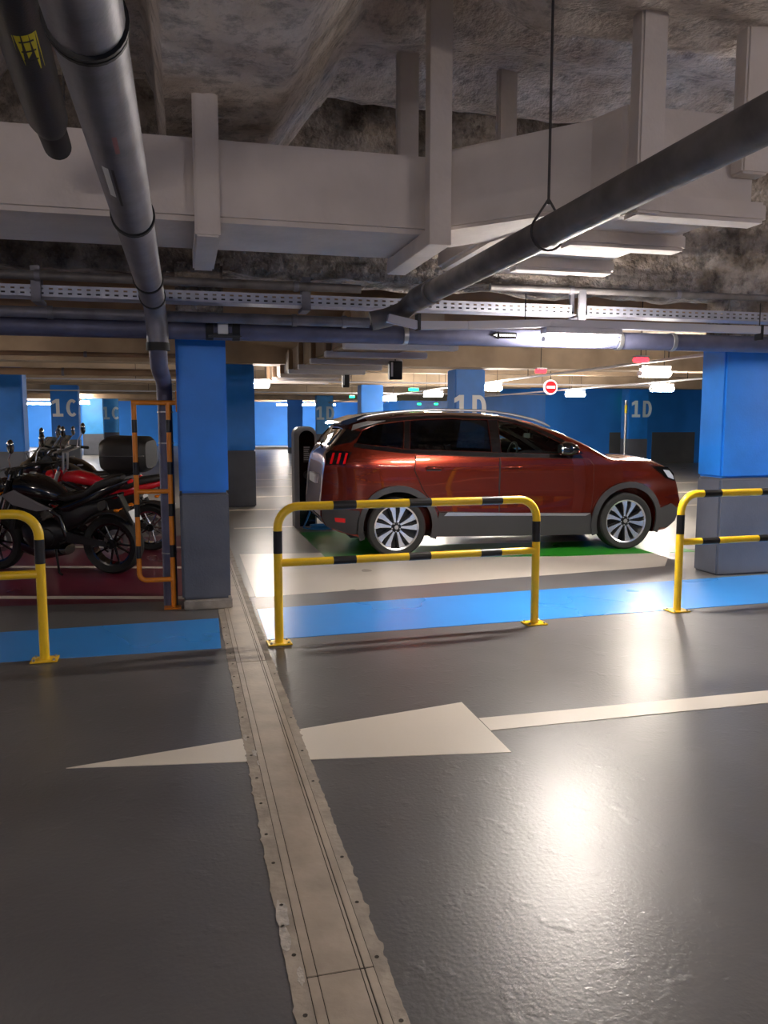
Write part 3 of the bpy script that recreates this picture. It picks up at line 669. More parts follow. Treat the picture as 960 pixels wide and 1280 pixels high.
def hw(x, z):
    W = 0.95
    if x < -0.25: W *= 1-0.22*((-0.25-x)/0.73)**2.2
    if x > 2.75: W *= 1-0.27*((x-2.75)/1.04)**2.4
    if z > 1.14: W -= 0.34*(z-1.14)+0.22*(z-1.14)**2
    if z < 0.50: W -= 0.12*(0.50-z)
    W += 0.012*math.exp(-((z-1.07)/0.05)**2) - 0.014*math.exp(-((z-0.72)/0.13)**2)
    W += 0.022*(math.exp(-(x/0.55)**2)+math.exp(-((x-2.92)/0.55)**2))*math.exp(-((z-0.8)/0.25)**2)
    return W
def surf_top(x, y, inset=0.0):
    zt = ztop(x); zb = zbot(x); cr = min(0.085, 0.3*(zt-zb)); ze = zt-cr; w0 = hw(x, ze)
    t = min(1, abs(y)/w0); return ze+cr*(1-t**3.2)**(1/1.6)-inset
def ring(x, inset=0.0, zb=None, ns=22, nt=12):
    b = zb if zb is not None else zbot(x); zt = ztop(x)-inset; cr = min(0.085, 0.3*(zt-b)); ze = zt-cr; half = []
    for i in range(ns+1):
        z = b+(ze-b)*i/ns; half.append((hw(x, z)-inset, z))
    w0 = hw(x, ze)-inset
    for i in range(1, nt+1):
        a = PI/2*i/nt; yy = w0*math.cos(a)**0.8 if i < nt else 0
        t = yy/w0; half.append((yy, ze+cr*(1-t**3.2)**(1/1.6)))
    return [(x, -y, z) for y, z in half]+[(x, y, z) for y, z in reversed(half[:-1])]
def body_loft(x0, x1, n, inset=0.0, zb=None):
    mb = MB(); xs = [x0+(x1-x0)*(0.5-0.5*math.cos(PI*i/n)) for i in range(n+1)]
    if inset == 0: xs = sorted(set([round(x, 4) for x in xs]+[a for a, _ in TOP[1:-1]]))
    rs = [ring(x, inset, zb) for x in xs]; m = len(rs[0])
    vs = [p for r_ in rs for p in r_]
    fs = [(i*m+k, i*m+(k+1) % m, (i+1)*m+(k+1) % m, (i+1)*m+k) for i in range(len(xs)-1) for k in range(m)]
    fs += [tuple(range(m-1, -1, -1)), tuple(range((len(xs)-1)*m, len(xs)*m))]
    return mb.add(vs, fs)
WB = 2.92; WR = 0.352
def tmp(mb):
    return obj('tmp', mb.mesh('tmp'))
def cut(base, cutters):
    for c in cutters:
        md = base.modifiers.new('b', 'BOOLEAN'); md.operation = 'DIFFERENCE'; md.solver = 'EXACT'; md.object = c
    dg = bpy.context.evaluated_depsgraph_get(); me = bpy.data.meshes.new_from_object(base.evaluated_get(dg))
    for c in cutters+[base]: bpy.data.objects.remove(c)
    return me
WIN_F = [(1.27, 1.215), (2.26, 1.185), (2.02, 1.335), (1.72, 1.475), (1.50, 1.555), (1.28, 1.598)]
WIN_R = [(0.16, 1.262), (1.15, 1.222), (1.15, 1.600), (0.70, 1.612), (0.28, 1.598), (0.20, 1.59)]
WIN_Q = [(-0.50, 1.335), (0.08, 1.268), (0.12, 1.585), (-0.20, 1.545), (-0.40, 1.47)]
def xz(a, b, d): return (a, d, b)
cutters = []
for wx in (0, WB):
    for s in (-1, 1): cutters.append(tmp(MB().lathe([(0.425, 0), (0.425, 0.40)], (wx, s*0.62, 0.36), (0, s, 0), 40)))
cutters.append(tmp(body_loft(-0.62, 2.50, 40, 0.045, 0.55)))
for wn in (WIN_F, WIN_R, WIN_Q): cutters.append(tmp(MB().prism(wn, -1.3, 1.3, xz)))
def top_sliver(x0, x1, d0, d1, yh, n=10):
    up = [(x0+(x1-x0)*i/n, ztop(x0+(x1-x0)*i/n)+d1) for i in range(n+1)]; dn = [(x, z-d1-d0) for x, z in reversed(up)]
    return MB().prism(up+dn, -yh, yh, xz)
cutters.append(tmp(top_sliver(1.80, 2.60, 0.16, 0.05, 0.66)))
cutters.append(tmp(top_sliver(-0.83, -0.63, 0.16, 0.03, 0.60)))
me = cut(tmp(body_loft(-0.98, 3.79, 110)), cutters)
me.name = 'body'; me.materials.clear(); me.materials.append(M_PAINT)
for p in me.polygons: p.use_smooth = True
me.set_sharp_from_angle(angle=R(32))
CAR = thing('car', 'copper red hatchback car parked over the green charging bay', 'car', (2.39+0.032, 8.92+0.93, 0), R(-2.0))
body = obj('body', me, CAR)
def patch(poly, fn, off, m, name, parent, thick=0.0, step=0.09, label=None):
    """a 2D polygon cut into cells, laid on a surface fn(a, b, off) -> point"""
    bm = bmesh.new(); f = bm.faces.new([bm.verts.new((a, b, 0)) for a, b in poly])
    for ax in (0, 1):
        lo = min(p[ax] for p in poly); hi = max(p[ax] for p in poly); k = max(1, int((hi-lo)/step))
        for i in range(1, k):
            co = [0, 0, 0]; co[ax] = lo+(hi-lo)*i/k; no = [0, 0, 0]; no[ax] = 1
            bmesh.ops.bisect_plane(bm, geom=bm.verts[:]+bm.edges[:]+bm.faces[:], plane_co=co, plane_no=no)
    for v in bm.verts: v.co = Vector(fn(v.co.x, v.co.y, off))
    bmesh.ops.recalc_face_normals(bm, faces=bm.faces)
    if thick:
        bmesh.ops.solidify(bm, geom=bm.faces[:], thickness=thick); bmesh.ops.recalc_face_normals(bm, faces=bm.faces)
    me = bpy.data.meshes.new(name); bm.to_mesh(me); bm.free(); me.materials.append(m)
    for p in me.polygons: p.use_smooth = True
    me.set_sharp_from_angle(angle=R(40))
    o = obj(name, me, parent)
    if label: o['label'] = label
    return o
def side(s): return lambda x, z, off: (x, s*(hw(x, z)+off), z)
def topf(x, y, off): return (x, y, surf_top(x, y)+off)
def ring_poly(cx, cz, r0, r1, a0, a1, n=22):
    return [(cx+r1*math.cos(R(a0+(a1-a0)*i/n)), cz+r1*math.sin(R(a0+(a1-a0)*i/n))) for i in range(n+1)] + \
           [(cx+r0*math.cos(R(a1+(a0-a1)*i/n)), cz+r0*math.sin(R(a1+(a0-a1)*i/n))) for i in range(n+1)]
R_DOOR = [(0.22, 1.200), (0.20, 1.02), (0.30, 0.80), (0.50, 0.53), (1.243, 0.50), (1.238, 1.162)]
F_DOOR = [(1.252, 1.162), (1.252, 0.50), (2.42, 0.475), (2.45, 0.75), (2.44, 1.05), (2.38, 1.128)]
for s in (-1, 1):
    S = side(s)
    for nm, poly, gm in (('front_window', WIN_F, M_GLASS), ('rear_window', WIN_R, M_PRIV), ('quarter_window', WIN_Q, M_PRIV)):
        cx = sum(p[0] for p in poly)/len(poly); cz = sum(p[1] for p in poly)/len(poly)
        patch([(cx+(a-cx)*1.03, cz+(b-cz)*1.05) for a, b in poly], S, -0.012, gm, nm, CAR, 0)
    # black window surround, widened to draw the dark reflection along the glass
    for nm, poly in (('pillar_trim', [(1.155, 1.222), (1.265, 1.217), (1.275, 1.60), (1.155, 1.602)]), ('pillar_trim', [(0.085, 1.268), (0.155, 1.264), (0.195, 1.59), (0.125, 1.586)]),
                     ('seal_and_reflection', [(-0.52, 1.335), (0.08, 1.264), (1.2, 1.217), (2.28, 1.180), (2.31, 1.140), (1.2, 1.168), (0.08, 1.215), (-0.54, 1.29)]),
                     ('seal_and_reflection', [(-0.42, 1.475), (-0.2, 1.552), (0.12, 1.592), (0.28, 1.606), (0.7, 1.62), (1.28, 1.605), (1.5, 1.563), (1.72, 1.483), (2.02, 1.343), (2.26, 1.195), (2.32, 1.195),
                                      (2.06, 1.375), (1.73, 1.525), (1.5, 1.600), (1.28, 1.635), (0.7, 1.655), (0.2, 1.640), (-0.2, 1.605), (-0.46, 1.54)])):
        patch(poly, S, 0.004, M_BLACKG, nm, CAR, 0.004)
    d1 = patch(R_DOOR, S, 0.0045, M_PAINT, 'rear_door', CAR, 0.004)
    d2 = patch(F_DOOR, S, 0.0045, M_PAINT, 'front_door', CAR, 0.004)
    for d, poly, hx in ((d1, R_DOOR, 0.44), (d2, F_DOOR, 1.42)):
        loop = []
        for (a, b), (c, e) in zip(poly, poly[1:]+poly[:1]):
            for i in range(8): loop.append(S(a+(c-a)*i/8, b+(e-b)*i/8, 0.002))
        sub(d, 'door_seal', MB().tube(loop, 0.0055, 6, closed=True), M_BLACK, 50)
        hz = 1.04; yb = hw(hx, hz)
        sub(d, 'door_handle', MB().tube([(hx-0.11, s*(yb+0.002), hz), (hx-0.08, s*(yb+0.030), hz+0.004), (hx+0.07, s*(yb+0.030), hz+0.004), (hx+0.10, s*(yb+0.002), hz)], [0.008, 0.014, 0.014, 0.008], 10), M_PAINT, 50)
        patch([(hx-0.10, hz-0.03), (hx+0.08, hz-0.03), (hx+0.09, hz+0.02), (hx-0.10, hz+0.022)], S, 0.006, M_BLACKP, 'handle_recess', d)
    patch([(0.44, 0.24), (1.5, 0.215), (2.46, 0.205), (2.42, 0.470), (1.25, 0.495), (0.50, 0.520)], S, 0.012, M_CLAD, 'sill_cladding', CAR, 0.01)
    patch([(0.56, 0.482), (1.3, 0.468), (2.35, 0.440), (2.41, 0.468), (1.28, 0.502), (0.60, 0.522)], S, 0.022, M_SATIN, 'sill_trim', CAR, 0.008)
    for wx in (0, WB):
        patch(ring_poly(wx, 0.36, 0.418, 0.490, -18 if wx == 0 else -20, 200 if wx else 198), S, 0.014, M_CLAD, 'arch_cladding', CAR, 0.02, 0.07)
    patch([(-0.965, 0.47), (-0.90, 0.37), (-0.60, 0.29), (-0.44, 0.28), (-0.47, 0.56), (-0.96, 0.60)], S, 0.008, M_CLAD, 'rear_bumper_cladding', CAR, 0.01)
    patch([(3.33, 0.26), (3.55, 0.24), (3.70, 0.32), (3.76, 0.46), (3.60, 0.55), (3.40, 0.50)], S, 0.008, M_CLAD, 'front_bumper_cladding', CAR, 0.01)
    patch([(-0.79, 0.43), (-0.66, 0.42), (-0.66, 0.47), (-0.80, 0.48)], S, 0.012, M_REDLENS, 'reflector', CAR, 0.01)
    tl = patch([(-0.905, 1.21), (-0.84, 1.255), (-0.56, 1.235), (-0.66, 1.085), (-0.90, 1.09)], S, 0.006, M_BLACKG, 'tail_lamp', CAR, 0.008)
    for k_ in range(3):
        x = -0.86+0.085*k_
        patch([(x, 1.10), (x+0.03, 1.10), (x+0.075, 1.225), (x+0.045, 1.225)], S, 0.012, M_REDLENS, 'red_claw', tl, 0.004)
    hl = patch([(3.24, 1.035), (3.50, 1.015), (3.62, 0.93), (3.655, 0.83), (3.50, 0.87), (3.36, 0.96)], S, 0.006, M_BLACKG, 'headlamp', CAR, 0.008)
    patch([(3.42, 0.985), (3.53, 0.97), (3.61, 0.90), (3.635, 0.85), (3.52, 0.885)], S, 0.012, M_LENS, 'headlamp_lens', hl, 0.006)
    # roof rail
    rl = [(-0.45+2.4*i/24, s*(hw(-0.45+2.4*i/24, ztop(-0.45+2.4*i/24)-0.07)-0.055), ztop(-0.45+2.4*i/24)-0.012+0.028*math.sin(PI*min(1, max(0, i/24)))**0.4) for i in range(25)]
    part(CAR, 'roof_rail', MB().tube(rl, [0.008]+[0.016]*23+[0.008], 10), M_SATIN, 50)
    # door mirror
    mx_, mz = 2.09, 1.235; y0 = hw(mx_, mz)
    mi = part(CAR, 'door_mirror', MB().loft([((1.97, s*(y0+0.135), mz+0.02), 0.080, 0.068), ((2.02, s*(y0+0.135), mz+0.025), 0.108, 0.086), ((2.12, s*(y0+0.125), mz+0.02), 0.092, 0.076), ((2.20, s*(y0+0.105), mz+0.005), 0.05, 0.042), ((2.22, s*(y0+0.10), mz), 0.02, 0.018)], 16, 2.6), M_BLACKG, 50)
    sub(mi, 'mirror_stalk', MB().tube([(2.12, s*(y0-0.03), mz-0.07), (2.10, s*(y0+0.08), mz-0.04)], [0.035, 0.028], 10), M_BLACKG, 50)
    sub(mi, 'mirror_glass', MB().loft([((1.958, s*(y0+0.135), mz+0.02), 0.07, 0.058), ((1.972, s*(y0+0.135), mz+0.02), 0.076, 0.064)], 16, 2.6), M_CHROME, 40)
patch([(1.78, -0.68), (1.78, 0.68), (2.62, 0.68), (2.62, -0.68)], topf, -0.012, M_GLASS, 'windscreen', CAR)
patch([(-0.84, -0.62), (-0.84, 0.62), (-0.62, 0.62), (-0.62, -0.62)], topf, -0.012, M_PRIV, 'rear_glass', CAR, 0, 0.05)
sp = MB(); sp.prism([(-0.66, 1.585), (-0.30, 1.672), (-0.30, 1.625), (-0.56, 1.545), (-0.68, 1.555)], -0.66, 0.66, xz)
part(CAR, 'spoiler', sp, M_BLACKG, 40, 0.012)
patch([(-0.55, 1.478), (-0.36, 1.535), (-0.10, 1.592), (-0.33, 1.585), (-0.52, 1.545)], side(-1), 0.010, M_SATIN, 'quarter_trim', CAR, 0.004)  # silver patch paints the bright reflection on the rear pillar
patch([(-0.55, 1.478), (-0.36, 1.535), (-0.10, 1.592), (-0.33, 1.585), (-0.52, 1.545)], side(1), 0.010, M_SATIN, 'quarter_trim', CAR, 0.004)
part(CAR, 'underbody', MB().bb((-0.55, -0.62, 0.20), (3.45, 0.62, 0.30)), M_BLACK, 35, 0.02)
part(CAR, 'grille', MB().bb((3.76, -0.55, 0.52), (3.80, 0.55, 0.82)), M_BLACKG, 35, 0.01)
part(CAR, 'number_plate', MB().bb((-0.985, -0.26, 0.84), (-0.955, 0.26, 0.95)), M_WHITE, 35, 0.004)
part(CAR, 'wiper', MB().tube([(-0.90, -0.50, 1.275), (-0.93, -0.52, 1.315), (-0.86, -0.30, 1.36)], 0.012, 8), M_BLACK, 50)
for s in (-1, 1): patch([(-0.80, 1.305), (-0.56, 1.345), (-0.47, 1.40), (-0.42, 1.465), (-0.60, 1.50), (-0.70, 1.41)], side(s), 0.004, M_BLACKG, 'rear_pillar_trim', CAR, 0.004)
# cabin
part(CAR, 'dashboard', MB().loft([((1.95, 0, 1.05), 0.74, 0.10), ((2.15, 0, 1.08), 0.78, 0.12), ((2.42, 0, 1.09), 0.76, 0.09)], 20, 3), M_BLACKP, 40)
st = [(1.90+0.05*math.sin(a)*0.6, 0.36+0.17*math.cos(a), 1.13+0.17*math.sin(a)) for a in [2*PI*i/20 for i in range(20)]]
part(CAR, 'steering_wheel', MB().tube(st, 0.015, 8, closed=True).tube([(2.02, 0.36, 1.10), (1.90, 0.36, 1.13)], 0.03, 8), M_BLACKP, 50)
for yy in (-0.38, 0.38):
    for x in (1.05, 0.15):
        se = part(CAR, 'car_seat', MB().loft([((x-0.22, yy, 0.72), 0.22, 0.09), ((x+0.20, yy, 0.75), 0.23, 0.10), ((x+0.28, yy, 0.74), 0.21, 0.07)], 14, 3), M_SEAT, 40)
        sub(se, 'seat_back', MB().box((x-0.30, yy, 1.03), (0.13, 0.42, 0.62), Matrix.Rotation(R(-12), 3, 'Y')), M_SEAT, 40, 0.04)
        sub(se, 'head_rest', MB().box((x-0.385, yy, 1.44), (0.09, 0.24, 0.17), Matrix.Rotation(R(-8), 3, 'Y')), M_SEAT, 40, 0.035)
part(CAR, 'rear_view_mirror', MB().box((1.98, 0, 1.40), (0.04, 0.22, 0.06)).tube([(1.98, 0, 1.42), (2.0, 0, 1.49)], 0.01, 8), M_BLACKP, 40, 0.01)
for s in (-1, 1):
    part(CAR, 'pillar_lining', MB().tube([(2.48, s*0.735, 1.16), (2.15, s*0.70, 1.36), (1.80, s*0.64, 1.53)], 0.028, 8), M_CREAM, 50)
# wheels
def wheel_meshes():
    prof = [(0.262, -0.09), (0.30, -0.108), (0.33, -0.108), (0.347, -0.095), (WR, -0.06), (WR, 0.06), (0.347, 0.095), (0.33, 0.108), (0.30, 0.108), (0.262, 0.09)]
    ty = MB().lathe(prof, (0, 0, 0), (0, 1, 0), 48, closed=True).mesh('tyre', M_TYRE, 35)
    lip = MB().lathe([(0.250, -0.090), (0.268, -0.098), (0.270, -0.088), (0.262, 0.09), (0.250, 0.09), (0.246, -0.06)], (0, 0, 0), (0, 1, 0), 48, closed=True).mesh('rim', M_RIMS, 35)
    barrel = MB().lathe([(0.06, -0.02), (0.249, -0.015), (0.249, 0.03), (0.06, 0.03)], (0, 0, 0), (0, 1, 0), 32, closed=True).mesh('rim_barrel', M_RIMD, 35)
    sp = MB()
    for i in range(1):
        poly = [(0.055, -0.012), (0.10, -0.017), (0.19, -0.032), (0.252, -0.040), (0.254, 0.040), (0.19, 0.018), (0.10, 0.012), (0.055, 0.012)]
        sp.prism(poly, -0.082, -0.05, lambda a, b, d: (a, d+0.01*(a < 0.12), b))
    spm = sp.mesh('spoke', M_RIMS, 35, 0.004)
    spd = MB().prism([(0.055, -0.03), (0.253, -0.062), (0.253, 0.050), (0.055, 0.026)], -0.062, -0.03, lambda a, b, d: (a, d, b)).mesh('spoke', M_RIMD, 35, 0.004)
    hub = MB().lathe([(0.0, -0.080), (0.03, -0.080), (0.036, -0.072), (0.070, -0.066), (0.074, -0.03), (0, -0.03)], (0, 0, 0), (0, 1, 0), 24).mesh('hub', M_RIMD, 35)
    cap = MB().lathe([(0.0, -0.086), (0.022, -0.085), (0.027, -0.078), (0, -0.078)], (0, 0, 0), (0, 1, 0), 20).mesh('hub_cap', M_STEEL, 35)
    bolt = MB().lathe([(0.009, -0.072), (0.009, -0.060)], (0.05, 0, 0), (0, 1, 0), 8).mesh('wheel_bolt', M_STEEL, 35)
    return ty, lip, barrel, spm, spd, hub, cap, bolt
wm = wheel_meshes()
for wx in (0, WB):
    for s in (-1, 1):
        wl = obj('wheel', wm[0], CAR, (wx, s*0.822, WR), (0, R(11 if wx else 3), 0 if s < 0 else PI))
        obj('rim', wm[1], wl); obj('rim_barrel', wm[2], wl); obj('hub', wm[5], wl); obj('hub_cap', wm[6], wl)
        for i in range(10):
            a = 2*PI*i/10+R(3 if i % 2 else -3)
            obj('spoke', wm[3], wl, None, (0, a, 0)); obj('spoke_back', wm[4], wl, None, (0, a, 0)).name = 'dark_spoke'  # wider dark rim spoke behind each polished one
        for i in range(5): obj('wheel_bolt', wm[7], wl, None, (0, 2*PI*i/5+0.3, 0))

# the rear overhang is shorter than first drawn: draw in every car mesh behind x = -0.3
for o in [c for c in CAR.children_recursive if c.data and not c.name.startswith(('wheel', 'rim', 'hub', 'spoke', 'dark_spoke'))]:
    for v in o.data.vertices:
        if v.co.x < -0.3: v.co.x = -0.3+(v.co.x+0.3)*0.84
# ================================================================== CHARGING POST
M_CHG = mat('grey charger casing', (150, 150, 152), 0.45, noise_amt=0.05, scale=6)
M_CABLE = mat('blue charging cable', (30, 120, 190), 0.45)
cp = thing('charging_post', 'grey charging post with black arched front behind the car', 'charging post', (1.75, 11.95, 0))
def arch(w, h, r, n=8):
    return [(-w, 0), (w, 0), (w, h-r)]+[(w-r+r*math.cos(PI/2*i/n), h-r+r*math.sin(PI/2*i/n)) for i in range(1, n+1)]+[(-w+r-r*math.sin(PI/2*i/n), h-r+r*math.cos(PI/2*i/n)) for i in range(0, n+1)]
part(cp, 'casing', MB().prism(arch(0.165, 1.51, 0.12), -0.19, 0.12, xz), M_CHG, 35, 0.01)
part(cp, 'front_panel', MB().prism([(a+0.02, b+0.03) for a, b in arch(0.115, 1.42, 0.112)], -0.204, -0.188, xz), M_BLACKG, 35, 0.004)
scn = part(cp, 'label_plate', MB().bb((-0.035, -0.208, 0.98), (0.07, -0.203, 1.22)), M_BLACKP, None)
for i in range(7): sub(scn, 'printed_line', MB().bb((-0.028, -0.2095, 1.195-0.03*i), (0.062-0.012*(i % 3), -0.207, 1.212-0.03*i)), M_CHG, None)
part(cp, 'plug_socket', MB().lathe([(0.05, -0.235), (0.058, -0.225), (0.058, -0.20), (0.0, -0.20)], (0.02, 0, 0.80), (0, 1, 0), 20), M_BLACKP, 40)
part(cp, 'plug', MB().tube([(0.02, -0.22, 0.80), (0.02, -0.29, 0.78), (0.025, -0.30, 0.70)], [0.03, 0.028, 0.018], 12), M_BLACKP, 50)
cb = [(0.025, -0.30, 0.70), (0.04, -0.30, 0.55), (0.07, -0.29, 0.40), (0.04, -0.28, 0.24), (-0.02, -0.29, 0.10), (-0.06, -0.33, 0.025), (0.02, -0.42, 0.016)]
rc = random.Random(5); cx_, cy_ = 0.20, -0.45
for i in range(60):
    a = i*0.42; cb.append((cx_+0.16*math.cos(a)*(1+0.25*math.sin(a*0.31)), cy_+0.10*math.sin(a)*(1+0.2*math.cos(a*0.23)), 0.015+0.0011*i))
cb += [(0.55, -0.6, 0.03), (0.75, -0.8, 0.015)]
tag(obj('charging_cable', MB().tube([(x+1.75, y+11.95, z+0.003) for x, y, z in cb], 0.0125, 8).mesh('charging_cable', M_CABLE, 60)), 'blue charging cable hanging from the post and coiled on the floor', 'cable')

# ================================================================== MOTORCYCLES
M_BKBLK = mat('black motorcycle paint', (12, 12, 14), 0.18, coat=0.8)
M_BKRED = mat('red motorcycle paint', (196, 16, 30), 0.18, coat=0.8)
M_BKGRY = mat('grey motorcycle panel', (118, 116, 118), 0.35)
M_BKENG = mat('dark engine metal', (40, 40, 42), 0.4, 0.7, noise_amt=0.2, scale=20)
M_BKSEAT = mat('black seat vinyl', (26, 24, 24), 0.55, bump=0.15, bscale=80)
M_AMBER = mat('amber lens', (220, 120, 20), 0.15)
M_SCREEN = glass('smoked screen', (150, 156, 165), 0.7)
def moto_wheel(parent, x, R_, rim_m, wid=0.07, n=10):
    w = R_*0.72
    wl = part(parent, 'wheel', MB().lathe([(w, -wid*.7), (R_-0.03, -wid), (R_-0.008, -wid*.7), (R_, -wid*.25), (R_, wid*.25), (R_-0.008, wid*.7), (R_-0.03, wid), (w, wid*.7)], (x, 0, R_), (0, 1, 0), 36, closed=True), M_TYRE, 40)
    sub(wl, 'rim', MB().lathe([(w-0.018, -wid*.62), (w+0.006, -wid*.72), (w+0.006, wid*.72), (w-0.018, wid*.62)], (x, 0, R_), (0, 1, 0), 36, closed=True), rim_m, 40)
    sp = MB()
    for i in range(n):
        a = 2*PI*i/n; b = a+0.10*(1 if i % 2 else -1)
        sp.tube([(x+0.035*math.cos(a), 0, R_+0.035*math.sin(a)), (x+(w-0.01)*math.cos(b), 0, R_+(w-0.01)*math.sin(b))], [0.013, 0.010], 6)
    sub(wl, 'spokes', sp, rim_m, 50)
    sub(wl, 'hub', MB().lathe([(0.045, -0.07), (0.05, -0.05), (0.04, 0), (0.05, 0.05), (0.045, 0.07)], (x, 0, R_), (0, 1, 0), 16), M_BKENG, 40)
    for s in (-1,):
        sub(wl, 'brake_disc', MB().lathe([(w*.36, s*0.052), (w*.60, s*0.052), (w*.60, s*0.057), (w*.36, s*0.057)], (x, 0, R_), (0, 1, 0), 28, closed=True), M_STEEL, 40)
    return wl
def motorcycle(label, loc, rz, lean, wb, tank_m, tail_m, rim_m, group=None, screen=False, topbox=False, panel_m=None, Rr=0.30, bar_h=0.0, tank_s=1.0, tyre=0.08, tail_up=0.0, box_s=1.0):
    t = thing('motorcycle', label, 'motorcycle', loc, rz, group); t.rotation_euler = (lean, 0, rz)
    moto_wheel(t, 0, Rr, rim_m, tyre); moto_wheel(t, wb, Rr, rim_m, 0.058)
    hx, hz = wb-0.33, 0.93                                             # steering head
    for s in (-1, 1):
        part(t, 'swingarm', MB().tube([(0, s*0.10, Rr), (0.25, s*0.10, 0.36), (0.50, s*0.09, 0.42)], [0.022, 0.03, 0.035], 10), M_BKENG, 50)
        part(t, 'frame_spar', MB().tube([(hx, s*0.05, hz-0.05), (hx-0.25, s*0.13, 0.78), (0.50, s*0.13, 0.62), (0.46, s*0.11, 0.40)], 0.026, 10), M_BKBLK, 50)
        part(t, 'seat_rail', MB().tube([(0.55, s*0.10, 0.66), (0.20, s*0.09, 0.76), (-0.12, s*0.06, 0.84)], 0.016, 8), M_BKENG, 50)
        fk = part(t, 'fork_leg', MB().tube([(wb+0.01, s*0.095, Rr), (hx+0.04, s*0.095, hz+0.06)], [0.026, 0.024], 12), M_STEEL if rim_m != M_BKBLK else M_BKENG, 50)
        sub(fk, 'fork_tube', MB().tube([(wb-0.12, s*0.095, 0.53), (hx+0.02, s*0.095, hz+0.12)], 0.019, 12), M_CHROME, 50)
        part(t, 'footpeg', MB().tube([(0.46, s*0.12, 0.36), (0.46, s*0.26, 0.36)], 0.012, 8), M_BKENG, 50)
        part(t, 'indicator', MB().loft([((-0.17, s*0.16, 0.70), 0.012, 0.012), ((-0.15, s*0.16, 0.70), 0.025, 0.02), ((-0.12, s*0.16, 0.70), 0.012, 0.012)], 10).tube([(-0.15, s*0.03, 0.70), (-0.15, s*0.15, 0.70)], 0.007, 6), M_AMBER, 50)
        part(t, 'indicator', MB().loft([((hx+0.10, s*0.18, 0.86), 0.012, 0.012), ((hx+0.12, s*0.18, 0.86), 0.025, 0.02), ((hx+0.15, s*0.18, 0.86), 0.012, 0.012)], 10).tube([(hx+0.12, s*0.05, 0.86), (hx+0.12, s*0.17, 0.86)], 0.007, 6), M_AMBER, 50)
        if panel_m:
            part(t, 'side_panel', MB().prism([(hx+0.10, 0.84), (hx-0.05, 0.90), (hx-0.30, 0.77), (hx-0.46, 0.70), (hx-0.28, 0.68), (hx-0.02, 0.74)], s*0.155, s*0.185, xz), panel_m, 40, 0.008)
    hug = [(( Rr+0.035)*math.cos(R(a)), Rr+(Rr+0.035)*math.sin(R(a))) for a in range(35, 131, 12)]+[((Rr+0.02)*math.cos(R(a)), Rr+(Rr+0.02)*math.sin(R(a))) for a in range(130, 34, -12)]
    part(t, 'hugger', MB().prism(hug, -tyre-0.01, tyre+0.01, xz), M_BLACKP, 40, 0.004)
    part(t, 'chain_guard', MB().prism([(0.02, 0.36), (0.45, 0.46), (0.52, 0.40), (0.45, 0.34), (0.02, 0.31)], 0.115, 0.13, xz), M_BLACKP, 40, 0.004)
    part(t, 'under_seat_cover', MB().loft([((0.10, 0, 0.72), 0.09, 0.05), ((0.30, 0, 0.64), 0.11, 0.12), ((0.52, 0, 0.58), 0.12, 0.15), ((0.60, 0, 0.60), 0.08, 0.10)], 14, 3), M_BLACKP, 40)
    # engine: crankcase, cylinder, fins, covers
    en = part(t, 'engine', MB().loft([((0.48, 0, 0.42), 0.13, 0.10), ((0.56, 0, 0.42), 0.17, 0.16), ((0.85, 0, 0.40), 0.17, 0.16), ((0.95, 0, 0.42), 0.12, 0.10)], 16, 3.2), M_BKENG, 40)
    for s in (-1, 1): sub(en, 'engine_cover', MB().lathe([(0.0, 0.20), (0.07, 0.198), (0.095, 0.185), (0.10, 0.15)], (0.66, 0, 0.40), (0, s, 0), 20), M_STEEL if rim_m != M_BKBLK else M_BKENG, 40)
    cyl = Matrix.Rotation(R(18), 3, 'Y'); fins = MB()
    for i in range(8): fins.box((0.80+0.012*i, 0, 0.53+0.03*i), (0.22, 0.26, 0.014), cyl)
    fins.box((0.84, 0, 0.63), (0.18, 0.22, 0.22), cyl); sub(en, 'cylinder_fins', fins, M_BKENG, 40)
    part(t, 'radiator', MB().box((1.02, 0, 0.60), (0.05, 0.30, 0.26), Matrix.Rotation(R(-15), 3, 'Y')), M_BLACKP, 40, 0.01)
    part(t, 'belly_pan', MB().loft([((0.50, 0, 0.24), 0.10, 0.05), ((0.75, 0, 0.22), 0.16, 0.08), ((1.0, 0, 0.28), 0.10, 0.08)], 14, 3), M_BKBLK, 40)
    ex = part(t, 'exhaust', MB().tube([(0.98, -0.08, 0.56), (1.03, -0.12, 0.40), (0.90, -0.14, 0.24), (0.60, -0.17, 0.25), (0.42, -0.19, 0.32)], 0.022, 10), M_STEEL, 50)
    sub(ex, 'silencer', MB().tube([(0.44, -0.19, 0.31), (0.38, -0.20, 0.34), (0.02, -0.22, 0.46), (-0.02, -0.22, 0.47)], [0.03, 0.052, 0.055, 0.04], 16), M_BKENG if rim_m == M_BKBLK else M_CHROME, 50)
    # tank, seat, tail
    q = tank_s
    part(t, 'fuel_tank', MB().loft([((0.50, 0, 0.80), 0.07*q, 0.05*q), ((0.56, 0, 0.83), 0.12*q, 0.09*q), ((0.70, 0, 0.88), 0.165*q, 0.13*q), ((0.85, 0, 0.91), 0.185*q, 0.145*q), ((hx-0.03, 0, 0.91), 0.165*q, 0.12*q), ((hx+0.03, 0, 0.89), 0.09*q, 0.07*q)], 18, 2.5), tank_m, 40)
    part(t, 'tank_cap', MB().lathe([(0.035, 0), (0.035, 0.012), (0.03, 0.015)], (0.84, 0, 1.05), (0, 0, 1), 16), M_STEEL, 40)
    up = lambda x: tail_up*max(0, 0.45-x)/0.65
